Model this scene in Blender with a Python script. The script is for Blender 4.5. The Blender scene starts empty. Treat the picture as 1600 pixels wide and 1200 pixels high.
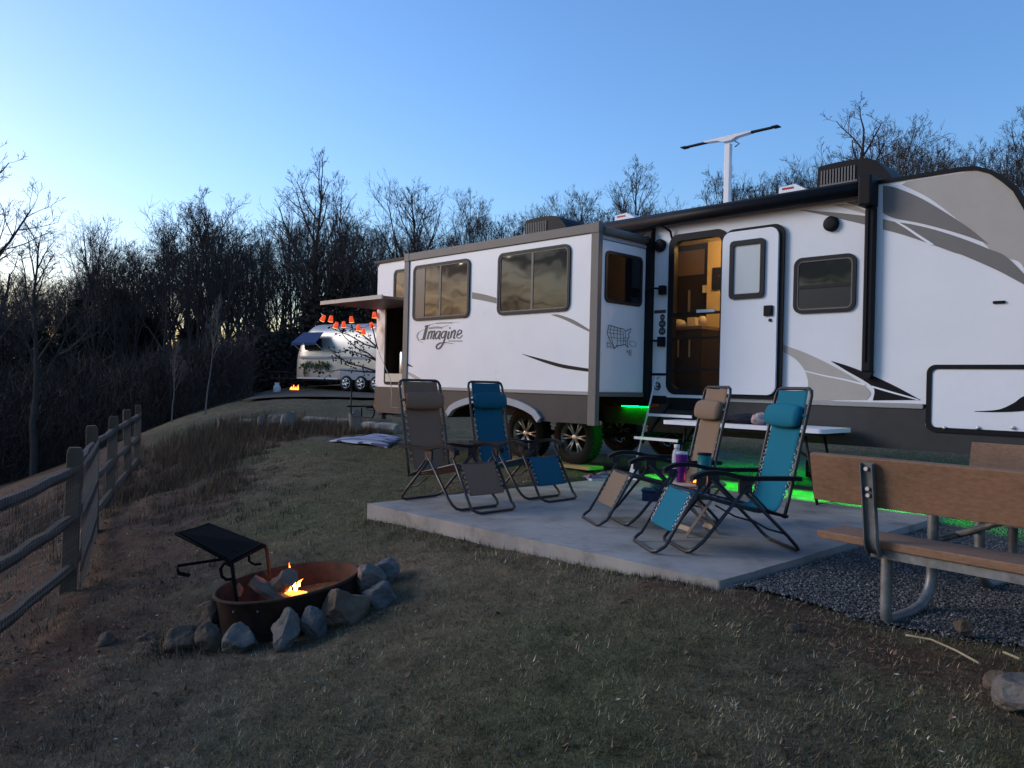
import bpy, bmesh, math, random
import numpy as np
from mathutils import Vector, Matrix, noise as mnoise
R = math.radians
scene = bpy.context.scene
col = scene.collection

# ------------------------------------------------------------------ camera
CAM_H = 1.1; FPX = 1244.0; ROLL = 0.0237
cd = bpy.data.cameras.new('camera'); cam = bpy.data.objects.new('camera', cd); col.objects.link(cam)
cd.sensor_width = 36.0; cd.lens = 36.0 * FPX / 1600.0; cd.clip_end = 2000.0; cd.clip_start = 0.05
_c = math.sqrt(1 - ROLL * ROLL)
cam.matrix_world = Matrix(((_c, -ROLL, 0, 0), (0, 0, -1, 0), (ROLL, _c, 0, CAM_H), (0, 0, 0, 1)))
scene.camera = cam

# ------------------------------------------------------------------ sky, sun, exposure (dusk)
SUN_AZ = R(-63.0)          # seen from above, clockwise from the view direction (+Y): the west lies to the left
SUN_EL = R(1.8)
world = bpy.data.worlds.new('World'); scene.world = world; world.use_nodes = True
nt = world.node_tree; N = nt.nodes; Lk = nt.links
bg = N['Background']
sky = N.new('ShaderNodeTexSky'); sky.sky_type = 'NISHITA'; sky.sun_disc = False
sky.sun_elevation = SUN_EL; sky.sun_rotation = SUN_AZ; sky.altitude = 150
sky.air_density = 1.0; sky.dust_density = 1.1; sky.ozone_density = 3.1
# thin streaky clouds low in the west, where the windows mirror them
tc = N.new('ShaderNodeTexCoord'); sep = N.new('ShaderNodeSeparateXYZ'); Lk.new(tc.outputs['Generated'], sep.inputs[0])
mp = N.new('ShaderNodeMapping'); mp.inputs['Scale'].default_value = (3.0, 3.5, 17.0); Lk.new(tc.outputs['Generated'], mp.inputs[0])
cn = N.new('ShaderNodeTexNoise'); cn.inputs['Scale'].default_value = 2.0; cn.inputs['Detail'].default_value = 6; cn.inputs['Distortion'].default_value = 0.6
Lk.new(mp.outputs[0], cn.inputs[0])
cr = N.new('ShaderNodeMapRange'); cr.inputs[1].default_value = 0.42; cr.inputs[2].default_value = 0.58; Lk.new(cn.outputs[0], cr.inputs[0])
wm = N.new('ShaderNodeMapRange'); wm.inputs[1].default_value = -0.72; wm.inputs[2].default_value = -0.93; Lk.new(sep.outputs[0], wm.inputs[0])
em = N.new('ShaderNodeMapRange'); em.inputs[1].default_value = 0.42; em.inputs[2].default_value = 0.2; Lk.new(sep.outputs[2], em.inputs[0])
m1 = N.new('ShaderNodeMath'); m1.operation = 'MULTIPLY'; Lk.new(cr.outputs[0], m1.inputs[0]); Lk.new(wm.outputs[0], m1.inputs[1])
m2 = N.new('ShaderNodeMath'); m2.operation = 'MULTIPLY'; Lk.new(m1.outputs[0], m2.inputs[0]); Lk.new(em.outputs[0], m2.inputs[1])
m3 = N.new('ShaderNodeMath'); m3.operation = 'MULTIPLY'; m3.inputs[1].default_value = 0.95; Lk.new(m2.outputs[0], m3.inputs[0])
cmx = N.new('ShaderNodeMixRGB'); cmx.blend_type = 'MULTIPLY'; cmx.inputs[2].default_value = (0.16, 0.155, 0.17, 1)
Lk.new(m3.outputs[0], cmx.inputs[0]); Lk.new(sky.outputs[0], cmx.inputs[1])
wb = N.new('ShaderNodeMixRGB'); wb.blend_type = 'MULTIPLY'; wb.inputs[0].default_value = 1; wb.inputs[2].default_value = (1.0, .95, 1.035, 1); Lk.new(cmx.outputs[0], wb.inputs[1])   # camera white balance of the sky
Lk.new(wb.outputs[0], bg.inputs['Color']); bg.inputs['Strength'].default_value = 0.15
sd = bpy.data.lights.new('sun', 'SUN'); so = bpy.data.objects.new('sun', sd); col.objects.link(so)
sd.energy = 0.31; sd.angle = R(26); sd.color = (1.0, 0.93, 0.87)
GLOW_AZ, GLOW_EL = SUN_AZ - R(21), R(22)      # the sun itself has set: the lamp stands for the broad western afterglow above it
_sv = Vector((math.sin(GLOW_AZ) * math.cos(GLOW_EL), math.cos(GLOW_AZ) * math.cos(GLOW_EL), math.sin(GLOW_EL)))
so.rotation_euler = (-_sv).to_track_quat('-Z', 'Y').to_euler(); so.location = (-8, -2, 9)
vs = scene.view_settings; vs.view_transform = 'Standard'; vs.look = 'None'; vs.exposure = 2.7; vs.gamma = 1.0; vs.use_curve_mapping = False
scene.cycles.use_denoising = True
scene.cycles.max_bounces = 6; scene.cycles.transparent_max_bounces = 8; scene.cycles.caustics_reflective = False; scene.cycles.caustics_refractive = False

# ------------------------------------------------------------------ measuring helpers: a pixel of the 1600x1200 photo onto a real plane
EX = (0.698, -0.716); EY = (0.716, 0.698); P0 = (2.425, 9.06)   # trailer frame: s along the wall, t into the trailer
TROT = math.atan2(EX[1], EX[0])
def ray(u, v):
    a = (u - 800) / FPX; b = (600 - v) / FPX
    return (a * _c - b * ROLL, 1.0, a * ROLL + b * _c)
def toT(x, y):
    x -= P0[0]; y -= P0[1]; return (x * EX[0] + y * EX[1], x * EY[0] + y * EY[1])
def fromT(s, t): return (P0[0] + s * EX[0] + t * EY[0], P0[1] + s * EX[1] + t * EY[1])
def onz(u, v, z):
    d = ray(u, v); k = (z - CAM_H) / d[2]; return (d[0] * k, k)
def W(u, v, t=0.0):                      # on a plane parallel to the trailer wall -> (s, z)
    d = ray(u, v); k = (P0[0] * EY[0] + P0[1] * EY[1] + t) / (d[0] * EY[0] + d[1] * EY[1])
    return (toT(d[0] * k, d[1] * k)[0], CAM_H + d[2] * k)
def WE(u, v, s=-1.08):                   # on a plane square to the wall -> (t, z)
    d = ray(u, v); k = (P0[0] * EX[0] + P0[1] * EX[1] + s) / (d[0] * EX[0] + d[1] * EX[1])
    return (toT(d[0] * k, d[1] * k)[1], CAM_H + d[2] * k)
def atY(u, v, Y):
    d = ray(u, v); return (d[0] * Y, Y, CAM_H + d[2] * Y)

# ------------------------------------------------------------------ materials
M = {}
def mat(name, colr, rough=0.6, metal=0.0, var=0.12, scale=6.0, bump=0.0, bscale=40.0, spec=0.3, emit=None, es=0.0, stretch=None, alpha=1.0, ior=1.45, var_col=None, coat=0.0):
    m = bpy.data.materials.new(name); m.use_nodes = True
    n = m.node_tree.nodes; l = m.node_tree.links; p = n['Principled BSDF']
    p.inputs['Base Color'].default_value = (*colr, 1); p.inputs['Roughness'].default_value = rough; p.inputs['Metallic'].default_value = metal
    p.inputs['Specular IOR Level'].default_value = spec; p.inputs['IOR'].default_value = ior; p.inputs['Alpha'].default_value = alpha
    if coat: p.inputs['Coat Weight'].default_value = coat
    if emit: p.inputs['Emission Color'].default_value = (*emit, 1); p.inputs['Emission Strength'].default_value = es
    t = n.new('ShaderNodeTexCoord'); mp_ = n.new('ShaderNodeMapping'); l.new(t.outputs['Object'], mp_.inputs[0])
    if stretch: mp_.inputs['Scale'].default_value = stretch
    if var > 0 or var_col:
        nz = n.new('ShaderNodeTexNoise'); nz.inputs['Scale'].default_value = scale; nz.inputs['Detail'].default_value = 6; nz.inputs['Roughness'].default_value = 0.65
        l.new(mp_.outputs[0], nz.inputs[0])
        rp = n.new('ShaderNodeValToRGB'); rp.color_ramp.elements[0].position = 0.3; rp.color_ramp.elements[1].position = 0.7
        a = tuple(max(0, c * (1 - var)) for c in colr); b = var_col or tuple(min(1, c * (1 + var)) for c in colr)
        rp.color_ramp.elements[0].color = (*a, 1); rp.color_ramp.elements[1].color = (*b, 1)
        l.new(nz.outputs[0], rp.inputs[0]); l.new(rp.outputs[0], p.inputs['Base Color'])
        mr = n.new('ShaderNodeMapRange'); mr.inputs[3].default_value = max(0.02, rough - 0.08); mr.inputs[4].default_value = min(1, rough + 0.08)
        l.new(nz.outputs[0], mr.inputs[0]); l.new(mr.outputs[0], p.inputs['Roughness'])
    if bump > 0:
        nb = n.new('ShaderNodeTexNoise'); nb.inputs['Scale'].default_value = bscale; nb.inputs['Detail'].default_value = 5
        l.new(mp_.outputs[0], nb.inputs[0])
        bp = n.new('ShaderNodeBump'); bp.inputs['Strength'].default_value = bump; bp.inputs['Distance'].default_value = 0.02
        l.new(nb.outputs[0], bp.inputs['Height']); l.new(bp.outputs[0], p.inputs['Normal'])
    M[name] = m; return m

mat('fiberglass', (0.74, 0.75, 0.77), 0.30, var=0.035, scale=1.3, bump=0.05, bscale=2.2, spec=0.35)
mat('door_white', (0.74, 0.75, 0.78), 0.45, var=0.03, scale=3, spec=0.35)
mat('shade_white', (0.55, 0.58, 0.58), 0.5, var=0.03, scale=3)
mat('trim_grey', (0.14, 0.13, 0.12), 0.5, var=0.08, scale=5)
mat('skirt_grey', (0.042, 0.040, 0.040), 0.5, var=0.10, scale=3)
mat('skirt_edge', (0.30, 0.29, 0.28), 0.45, var=0.05)
mat('stripe_tan', (0.40, 0.37, 0.33), 0.4, var=0.05, scale=4)
mat('stripe_grey', (0.17, 0.16, 0.15), 0.4, var=0.05, scale=4)
mat('stripe_black', (0.012, 0.012, 0.014), 0.35, spec=0.12, var=0.0)
mat('stripe_white', (0.76, 0.77, 0.79), 0.4, var=0.0)
mat('logo_dark', (0.06, 0.055, 0.06), 0.5, var=0.0)
mat('logo_grey', (0.30, 0.29, 0.29), 0.5, var=0.0)
mat('map_line', (0.07, 0.09, 0.10), 0.6, var=0.0)
mat('black_metal', (0.014, 0.014, 0.016), 0.45, spec=0.12, var=0.15, scale=12)
mat('black_plastic', (0.012, 0.012, 0.014), 0.5, spec=0.12, var=0.15, scale=12, bump=0.03)
mat('rubber', (0.015, 0.014, 0.014), 0.8, var=0.2, scale=15, bump=0.15, bscale=60)
mat('alloy', (0.62, 0.62, 0.62), 0.3, metal=0.9, var=0.06, scale=10)
mat('fender_grey', (0.30, 0.32, 0.35), 0.5, var=0.08, scale=5)
mat('window_frame', (0.03, 0.03, 0.03), 0.4, spec=0.12, var=0.1)
mat('glass', (0.012, 0.012, 0.013), 0.03, var=0.0, ior=1.5, spec=0.5)
mat('dark_glass', (0.006, 0.007, 0.009), 0.06, var=0.0, ior=1.4)
mat('white_metal', (0.72, 0.72, 0.72), 0.4, var=0.04, scale=8)
mat('white_plastic', (0.70, 0.71, 0.74), 0.45, var=0.04, scale=10, bump=0.04, bscale=150)
mat('roof_white', (0.6, 0.6, 0.62), 0.6, var=0.05)
mat('hatch_brown', (0.16, 0.11, 0.09), 0.5, var=0.1, scale=6)
mat('inner_wall', (0.62, 0.47, 0.26), 0.6, var=0.06, scale=3)
mat('cabinet_dark', (0.026, 0.017, 0.012), 0.4, var=0.15, scale=4, stretch=(1, 1, 0.2))
mat('cream', (0.6, 0.53, 0.42), 0.5, var=0.05)
mat('concrete', (0.30, 0.28, 0.255), 0.85, var=0.13, scale=2.6, bump=0.12, bscale=90, spec=0.25)
mat('composite_board', (0.205, 0.115, 0.068), 0.62, var=0.22, scale=70, bump=0.06, bscale=220, stretch=(0.35, 1, 1))
mat('galvanised', (0.20, 0.205, 0.205), 0.5, metal=0.55, var=0.25, scale=14, bump=0.03)
mat('bolt', (0.25, 0.25, 0.25), 0.4, metal=0.8, var=0.1)
mat('tan_fabric', (0.18, 0.128, 0.09), 0.85, var=0.10, scale=200, bump=0.15, bscale=400, spec=0.2)
mat('taupe_fabric', (0.205, 0.118, 0.076), 0.85, var=0.10, scale=200, bump=0.15, bscale=400, spec=0.2)
mat('blue_fabric', (0.004, 0.12, 0.185), 0.8, var=0.10, scale=200, bump=0.15, bscale=400, spec=0.2)
mat('navy_blue_fabric', (0.004, 0.085, 0.14), 0.8, var=0.10, scale=200, bump=0.15, bscale=400, spec=0.2)
mat('tube', (0.018, 0.018, 0.021), 0.38, var=0.15, scale=30, spec=0.5)
mat('cord_white', (0.45, 0.47, 0.5), 0.6, var=0.0)
mat('armrest', (0.012, 0.012, 0.014), 0.6, spec=0.12, var=0.1, scale=20)
mat('rust_steel', (0.02, 0.012, 0.010), 0.85, var=0.5, scale=9, bump=0.12, bscale=45, var_col=(0.045, 0.022, 0.015))
mat('grate_black', (0.006, 0.006, 0.006), 0.9, spec=0.05, var=0.3, scale=20)
mat('log_bark', (0.16, 0.11, 0.085), 0.85, var=0.4, scale=9, bump=0.3, bscale=25, stretch=(0.3, 1, 1))
mat('rock_grey', (0.11, 0.098, 0.085), 0.85, var=0.35, scale=7, bump=0.35, bscale=18)
mat('rock_blue', (0.085, 0.083, 0.082), 0.85, var=0.35, scale=7, bump=0.35, bscale=18)
mat('rock_brown', (0.095, 0.068, 0.048), 0.85, var=0.35, scale=7, bump=0.35, bscale=18)
mat('fence_wood', (0.06, 0.045, 0.034), 0.85, var=0.35, scale=7, bump=0.3, bscale=30, stretch=(0.3, 1, 1))
mat('fence_post_wood', (0.085, 0.06, 0.04), 0.85, var=0.3, scale=7, bump=0.3, bscale=30, stretch=(1, 1, 0.2))
mat('wire', (0.12, 0.12, 0.12), 0.5, metal=0.6, var=0)
mat('stump_wood', (0.17, 0.15, 0.13), 0.9, var=0.35, scale=8, bump=0.4, bscale=20, stretch=(1, 1, 0.25))
mat('pale_stone', (0.24, 0.22, 0.19), 0.85, var=0.25, scale=5, bump=0.3, bscale=14)
mat('bark', (0.05, 0.042, 0.038), 0.9, var=0.3, scale=5, bump=0.2, bscale=12)
mat('pale_bark', (0.14, 0.12, 0.105), 0.9, var=0.3, scale=5)
mat('twigs', (0.05, 0.041, 0.037), 0.9, var=0.25, scale=0.8)
mat('conifer', (0.017, 0.023, 0.014), 0.85, var=0.3, scale=1.5)
mat('brush', (0.04, 0.031, 0.027), 0.9, var=0.4, scale=0.5)
mat('bush_brown', (0.05, 0.034, 0.025), 0.9, var=0.3, scale=1.0)
mat('straw', (0.30, 0.24, 0.15), 0.8, var=0.2)
mat('leaf_litter', (0.12, 0.07, 0.042), 0.8, var=0.5, scale=30)
mat('pale_litter', (0.42, 0.37, 0.31), 0.8, var=0.2, scale=30)
mat('aluminium', (0.52, 0.49, 0.44), 0.34, metal=0.55, var=0.08, scale=1.2, bump=0.04, bscale=3)
mat('awning_blue', (0.012, 0.04, 0.12), 0.8, var=0.1)
mat('propane_white', (0.5, 0.52, 0.53), 0.45, var=0.06)
mat('lantern_red', (0.85, 0.10, 0.04), 0.5, var=0.0, emit=(1.0, 0.11, 0.03), es=0.11)
mat('lantern_glow', (1.0, 0.7, 0.3), 0.5, var=0.0, emit=(1.0, 0.62, 0.25), es=0.5)
mat('flame', (1.0, 0.5, 0.1), 0.8, var=0.0, emit=(1.0, 0.33, 0.04), es=2.6)
mat('flame_core', (1.0, 0.8, 0.3), 0.8, var=0.0, emit=(1.0, 0.62, 0.18), es=5.0)
mat('ember', (0.2, 0.05, 0.02), 0.8, var=0.0, emit=(1.0, 0.2, 0.03), es=0.9)
mat('led_green', (0.0, 0.9, 0.15), 0.5, var=0.0, emit=(0.0, 1.0, 0.012), es=20.0)
mat('lamp_warm', (1.0, 0.8, 0.5), 0.5, var=0.0, emit=(1.0, 0.62, 0.25), es=4.0)
mat('marker_amber', (0.35, 0.06, 0.01), 0.35, var=0.0)
mat('marker_red', (0.35, 0.01, 0.01), 0.35, var=0.0)
mat('pine_board', (0.40, 0.26, 0.13), 0.7, var=0.2, scale=12, stretch=(0.2, 1, 1))
mat('pale_wood', (0.34, 0.26, 0.19), 0.7, var=0.15, scale=14)
mat('purple', (0.10, 0.012, 0.16), 0.3, var=0.05, coat=0.3)
mat('teal', (0.005, 0.13, 0.13), 0.4, var=0.05)
mat('blue_cup', (0.02, 0.06, 0.40), 0.4, var=0.05)
mat('pink_shoe', (0.30, 0.17, 0.24), 0.7, var=0.15, scale=30)
mat('red_print', (0.30, 0.05, 0.06), 0.8, var=0.6, scale=25, var_col=(0.55, 0.5, 0.5))
mat('navy_cloth', (0.012, 0.013, 0.022), 0.9, var=0.2, scale=15)
mat('rug_blue', (0.22, 0.25, 0.37), 0.85, var=0.15, scale=12)
mat('rug_navy', (0.025, 0.03, 0.085), 0.85, var=0.2, scale=12)
mat('clear_plastic', (0.55, 0.6, 0.65), 0.15, var=0.0, alpha=0.55)
mat('bronze_can', (0.16, 0.11, 0.035), 0.4, metal=0.3, var=0.4, scale=30)
mat('blue_bin', (0.006, 0.022, 0.06), 0.5, var=0.1)
mat('wreath_green', (0.03, 0.07, 0.02), 0.8, var=0.3, scale=20)
mat('road', (0.085, 0.07, 0.055), 0.9, var=0.2, scale=1.5, bump=0.1)

# ------------------------------------------------------------------ object helpers
def tag(o, label=None, cat=None, group=None, kind=None):
    if label: o['label'] = label
    if cat: o['category'] = cat
    if group: o['group'] = group
    if kind: o['kind'] = kind
    return o
def thing(name, label, cat, loc=(0, 0, 0), rotz=0.0, group=None):
    o = bpy.data.objects.new(name, None); col.objects.link(o); o.empty_display_size = 0.1
    o.location = loc; o.rotation_euler = (0, 0, rotz); return tag(o, label, cat, group)
class MB:
    def __init__(s): s.v = []; s.f = []; s.sm = []
    def add(s, vs_, fs, smooth=False):
        b = len(s.v); s.v += [tuple(x) for x in vs_]
        for q in fs: s.f.append(tuple(b + i for i in q)); s.sm.append(smooth)
        return s
    def box(s, c, d, m=None):
        x, y, z = d[0] / 2, d[1] / 2, d[2] / 2
        p = [Vector((sx * x, sy * y, sz * z)) for sz in (-1, 1) for sy in (-1, 1) for sx in (-1, 1)]
        if m is not None: p = [m @ q for q in p]
        c = Vector(c); p = [q + c for q in p]
        return s.add(p, [(0, 2, 3, 1), (4, 5, 7, 6), (0, 1, 5, 4), (2, 6, 7, 3), (0, 4, 6, 2), (1, 3, 7, 5)])
    def bb(s, a, b): return s.box([(a[i] + b[i]) / 2 for i in range(3)], [abs(b[i] - a[i]) for i in range(3)])
    def tube(s, pts, r, n=8, closed=False, cap=True, smooth=True):
        P = [Vector(p) for p in pts]; k = len(P); rr = r if isinstance(r, (list, tuple)) else [r] * k
        vs_ = []; prev = None
        for i in range(k):
            if closed: d = P[(i + 1) % k] - P[i - 1]
            else: d = P[min(i + 1, k - 1)] - P[max(i - 1, 0)]
            if d.length < 1e-9: d = Vector((0, 0, 1))
            d.normalize()
            if prev is None:
                a = Vector((0, 0, 1)) if abs(d.z) < 0.9 else Vector((1, 0, 0)); x = d.cross(a).normalized()
            else:
                x = prev - d * prev.dot(d); x = x.normalized() if x.length > 1e-6 else d.orthogonal().normalized()
            prev = x; y = d.cross(x)
            for j in range(n):
                an = 2 * math.pi * j / n; vs_.append(P[i] + (x * math.cos(an) + y * math.sin(an)) * rr[i])
        fs = []
        for i in range(k if closed else k - 1):
            for j in range(n):
                a = i * n + j; b = i * n + (j + 1) % n; c = ((i + 1) % k) * n + (j + 1) % n; d_ = ((i + 1) % k) * n + j
                fs.append((a, b, c, d_))
        s.add(vs_, fs, smooth)
        if cap and not closed: 
            b = len(s.v) - k * n
            s.f.append(tuple(b + j for j in range(n))); s.f.append(tuple(b + (k - 1) * n + j for j in range(n))); s.sm += [False, False]
        return s
    def lathe(s, prof, n=20, c=(0, 0, 0), m=None, smooth=True):
        vs_ = []; c = Vector(c)
        for (r, z) in prof:
            for j in range(n):
                a = 2 * math.pi * j / n; p = Vector((r * math.cos(a), r * math.sin(a), z))
                if m is not None: p = m @ p
                vs_.append(p + c)
        fs = []
        for i in range(len(prof) - 1):
            for j in range(n): fs.append((i * n + j, i * n + (j + 1) % n, (i + 1) * n + (j + 1) % n, (i + 1) * n + j))
        return s.add(vs_, fs, smooth)
    def prism(s, loop, d0, d1, mp_, smooth=False):   # loop of (a, b); mp_(a, b, d) -> xyz
        n = len(loop); vs_ = [mp_(a, b, d0) for a, b in loop] + [mp_(a, b, d1) for a, b in loop]
        fs = [tuple(range(n)), tuple(range(2 * n - 1, n - 1, -1))]
        s.add(vs_, fs); s.add(vs_, [(i, (i + 1) % n, n + (i + 1) % n, n + i) for i in range(n)], smooth); return s
    def ring(s, lo, li, d0, d1, mp_):
        n = len(lo); vs_ = [mp_(a, b, d) for d in (d0, d1) for L in (lo, li) for a, b in L]
        fs = []
        for i in range(n):
            j = (i + 1) % n
            fs += [(i, j, n + j, n + i), (2 * n + i, 3 * n + i, 3 * n + j, 2 * n + j), (i, 2 * n + i, 2 * n + j, j), (n + i, n + j, 3 * n + j, 3 * n + i)]
        return s.add(vs_, fs)
    def ribbon(s, pts, ws, d0, d1, mp_):
        P = [Vector(p) for p in pts]; k = len(P); L_ = []; R_ = []
        for i in range(k):
            d = P[min(i + 1, k - 1)] - P[max(i - 1, 0)]; d = d.normalized() if d.length > 1e-9 else Vector((1, 0)); nn = Vector((-d.y, d.x)) * ws[i] / 2
            L_.append(P[i] + nn); R_.append(P[i] - nn)
        for i in range(k - 1): s.prism([L_[i], L_[i + 1], R_[i + 1], R_[i]], d0, d1, mp_)
        return s
    def build(s, name, mt, parent=None, bevel=0.0, seg=2, loc=None, rot=None, weld=False):
        me = bpy.data.meshes.new(name); me.from_pydata([tuple(v) for v in s.v], [], s.f)
        me.polygons.foreach_set('use_smooth', s.sm)
        bm = bmesh.new(); bm.from_mesh(me)
        if weld: bmesh.ops.remove_doubles(bm, verts=bm.verts, dist=1e-5)
        bmesh.ops.recalc_face_normals(bm, faces=bm.faces); bm.to_mesh(me); bm.free()
        me.materials.append(M[mt] if isinstance(mt, str) else mt)
        o = bpy.data.objects.new(name, me); col.objects.link(o)
        if parent is not None: o.parent = parent
        if loc: o.location = loc
        if rot: o.rotation_euler = rot
        if bevel:
            b = o.modifiers.new('bevel', 'BEVEL'); b.width = bevel; b.segments = seg; b.limit_method = 'ANGLE'; b.angle_limit = R(40)
        return o
def copy_tree(o, parent=None):
    c = o.copy(); col.objects.link(c); c.parent = parent
    for ch in list(o.children): copy_tree(ch, c)
    return c
def rrect(a0, b0, a1, b1, r, n=5):
    pts = []
    for cx, cy, st in ((a1 - r, b1 - r, 0), (a0 + r, b1 - r, 90), (a0 + r, b0 + r, 180), (a1 - r, b0 + r, 270)):
        for i in range(n + 1):
            an = R(st + 90 * i / n); pts.append((cx + r * math.cos(an), cy + r * math.sin(an)))
    return pts
def np_mesh(name, verts, faces_n, mt, parent=None, colors=None):   # verts (N,3); consecutive faces_n verts form one face
    verts = np.asarray(verts, dtype=np.float32); nv = len(verts); nf = nv // faces_n
    me = bpy.data.meshes.new(name); me.vertices.add(nv); me.vertices.foreach_set('co', verts.ravel())
    me.loops.add(nv); me.loops.foreach_set('vertex_index', np.arange(nv, dtype=np.int32))
    me.polygons.add(nf); me.polygons.foreach_set('loop_start', np.arange(0, nv, faces_n, dtype=np.int32))
    if colors is not None:
        at = me.color_attributes.new('tint', 'FLOAT_COLOR', 'POINT'); at.data.foreach_set('color', np.asarray(colors, dtype=np.float32).ravel())
    me.update(calc_edges=True); me.materials.append(M[mt] if isinstance(mt, str) else mt)
    o = bpy.data.objects.new(name, me); col.objects.link(o)
    if parent is not None: o.parent = parent
    return o

def stain(name, dark=.62, scales=((.9, .45, .62), (3.7, .52, .66))):
    m = M[name]; n = m.node_tree.nodes; l = m.node_tree.links; p = n['Principled BSDF']; src = p.inputs['Base Color'].links[0].from_socket; tcs = n.new('ShaderNodeTexCoord')
    for sc, lo, hi in scales:
        q = n.new('ShaderNodeTexNoise'); q.inputs['Scale'].default_value = sc; q.inputs['Detail'].default_value = 9; q.inputs['Roughness'].default_value = .68; l.new(tcs.outputs['Object'], q.inputs[0])
        r = n.new('ShaderNodeMapRange'); r.inputs[1].default_value = lo; r.inputs[2].default_value = hi; r.inputs[3].default_value = 1.0; r.inputs[4].default_value = dark; l.new(q.outputs[0], r.inputs[0])
        x = n.new('ShaderNodeMixRGB'); x.blend_type = 'MULTIPLY'; x.inputs[0].default_value = 1; l.new(src, x.inputs[1]); l.new(r.outputs[0], x.inputs[2]); src = x.outputs[0]
    l.new(src, p.inputs['Base Color'])
stain('concrete', .72); stain('composite_board', .72, ((2.2, .5, .7),)); stain('galvanised', .6, ((5, .5, .65),)); stain('fiberglass', .95, ((.7, .5, .7),)); stain('skirt_grey', .75, ((2.0, .45, .7),))

for nm in ('flame', 'flame_core'):     # hot yellow root, orange body, thin red tip
    m = M[nm]; n = m.node_tree.nodes; l = m.node_tree.links; out = n['Material Output']; tcf = n.new('ShaderNodeTexCoord'); sp_ = n.new('ShaderNodeSeparateXYZ'); l.new(tcf.outputs['Generated'], sp_.inputs[0])
    r = n.new('ShaderNodeValToRGB'); e_ = r.color_ramp.elements; e_[0].position = 0.0; e_[0].color = (1, .52, .12, 1); e_[1].position = 1.0; e_[1].color = (1, .12, .01, 1); q = e_.new(.45); q.color = (1, .36, .05, 1); l.new(sp_.outputs[2], r.inputs[0])
    ems = n.new('ShaderNodeEmission'); ems.inputs[1].default_value = 3.4 if nm == 'flame' else 6.0; l.new(r.outputs[0], ems.inputs[0]); tb = n.new('ShaderNodeBsdfTransparent'); ms = n.new('ShaderNodeMixShader')
    a_ = n.new('ShaderNodeMapRange'); a_.inputs[1].default_value = .1; a_.inputs[2].default_value = 1.0; a_.inputs[3].default_value = .85; a_.inputs[4].default_value = .12; l.new(sp_.outputs[2], a_.inputs[0]); l.new(a_.outputs[0], ms.inputs[0]); l.new(tb.outputs[0], ms.inputs[1]); l.new(ems.outputs[0], ms.inputs[2]); l.new(ms.outputs[0], out.inputs[0])

# ------------------------------------------------------------------ terrain
CP = [(0,0,-.50),(1.25,4.43,-.035),(.75,4.9,-.07),(.26,5.45,-.10),(-.45,6.17,-.12),(-1.28,7.05,-.14),(1.75,4.85,-.055),(2.8,5.9,-.06),(-1.5,5.3,-.52),(-1.9,5.9,-.52),(-1.0,5.0,-.45),(2,4.1,-.16),(3.7,6,-.12),(3,3,-.18),(4.5,2,-.15),
 (2,2.5,-.24),(1,3,-.26),(0,3,-.38),(-1.5,3,-.62),(-3.1,3.9,-.76),(-2.4,2,-.78),(-3.7,6.5,-.74),(-4.9,9.3,-.80),(-5.75,11.5,-.80),(-6.65,13.8,-.82),(-7.5,16,-.82),
 (-4.1,11.5,-.33),(-2.9,9,-.36),(-2.3,7.2,-.42),(-4.6,16,-.22),(-2,14,-.10),(-1,10,-.13),(1,11,.02),(3.5,9,.0),(-2.5,14,-.02),(-2,20,-.02),(-5,20,-.05),(-7.5,20,-.30),(-5,27,.22),(-4,34,.5),(-8,36,.62),(-12,38,.45),
 (-9.5,25,-.5),(-12,30,-.4),(-6.3,7,-1.7),(-9,11,-2.0),(-10,16,-1.9),(-14,20,-2.6),(-18,30,-3.0),(-22,45,-3.4),(-10,50,.6),(-6,3,-1.8),(-15,5,-4),(-30,20,-6),
 (5,14,.0),(8,18,.15),(15,25,.8),(20,45,2.2),(5,45,1.4),(-10,70,1.0),(40,60,3),(10,10,0),(10,3,-.2),(5,-5,-.5),(-6,-6,-1.4),(0,-8,-.6),(3,14,.0),(6,11,0),(-25,70,-3),(60,20,1),(-50,60,-6)]
_P = np.array([(a, b) for a, b, c in CP], float); _Z = np.array([c for a, b, c in CP], float)
def _U(d2): return np.where(d2 > 1e-12, d2 * np.log(np.maximum(d2, 1e-12)) * .5, 0.0)
_n = len(CP); _K = _U(((_P[:, None] - _P[None]) ** 2).sum(-1)) + np.eye(_n) * .05
_Q = np.hstack([np.ones((_n, 1)), _P]); _A = np.block([[_K, _Q], [_Q.T, np.zeros((3, 3))]])
_w = np.linalg.solve(_A, np.concatenate([_Z, np.zeros(3)]))
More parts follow.
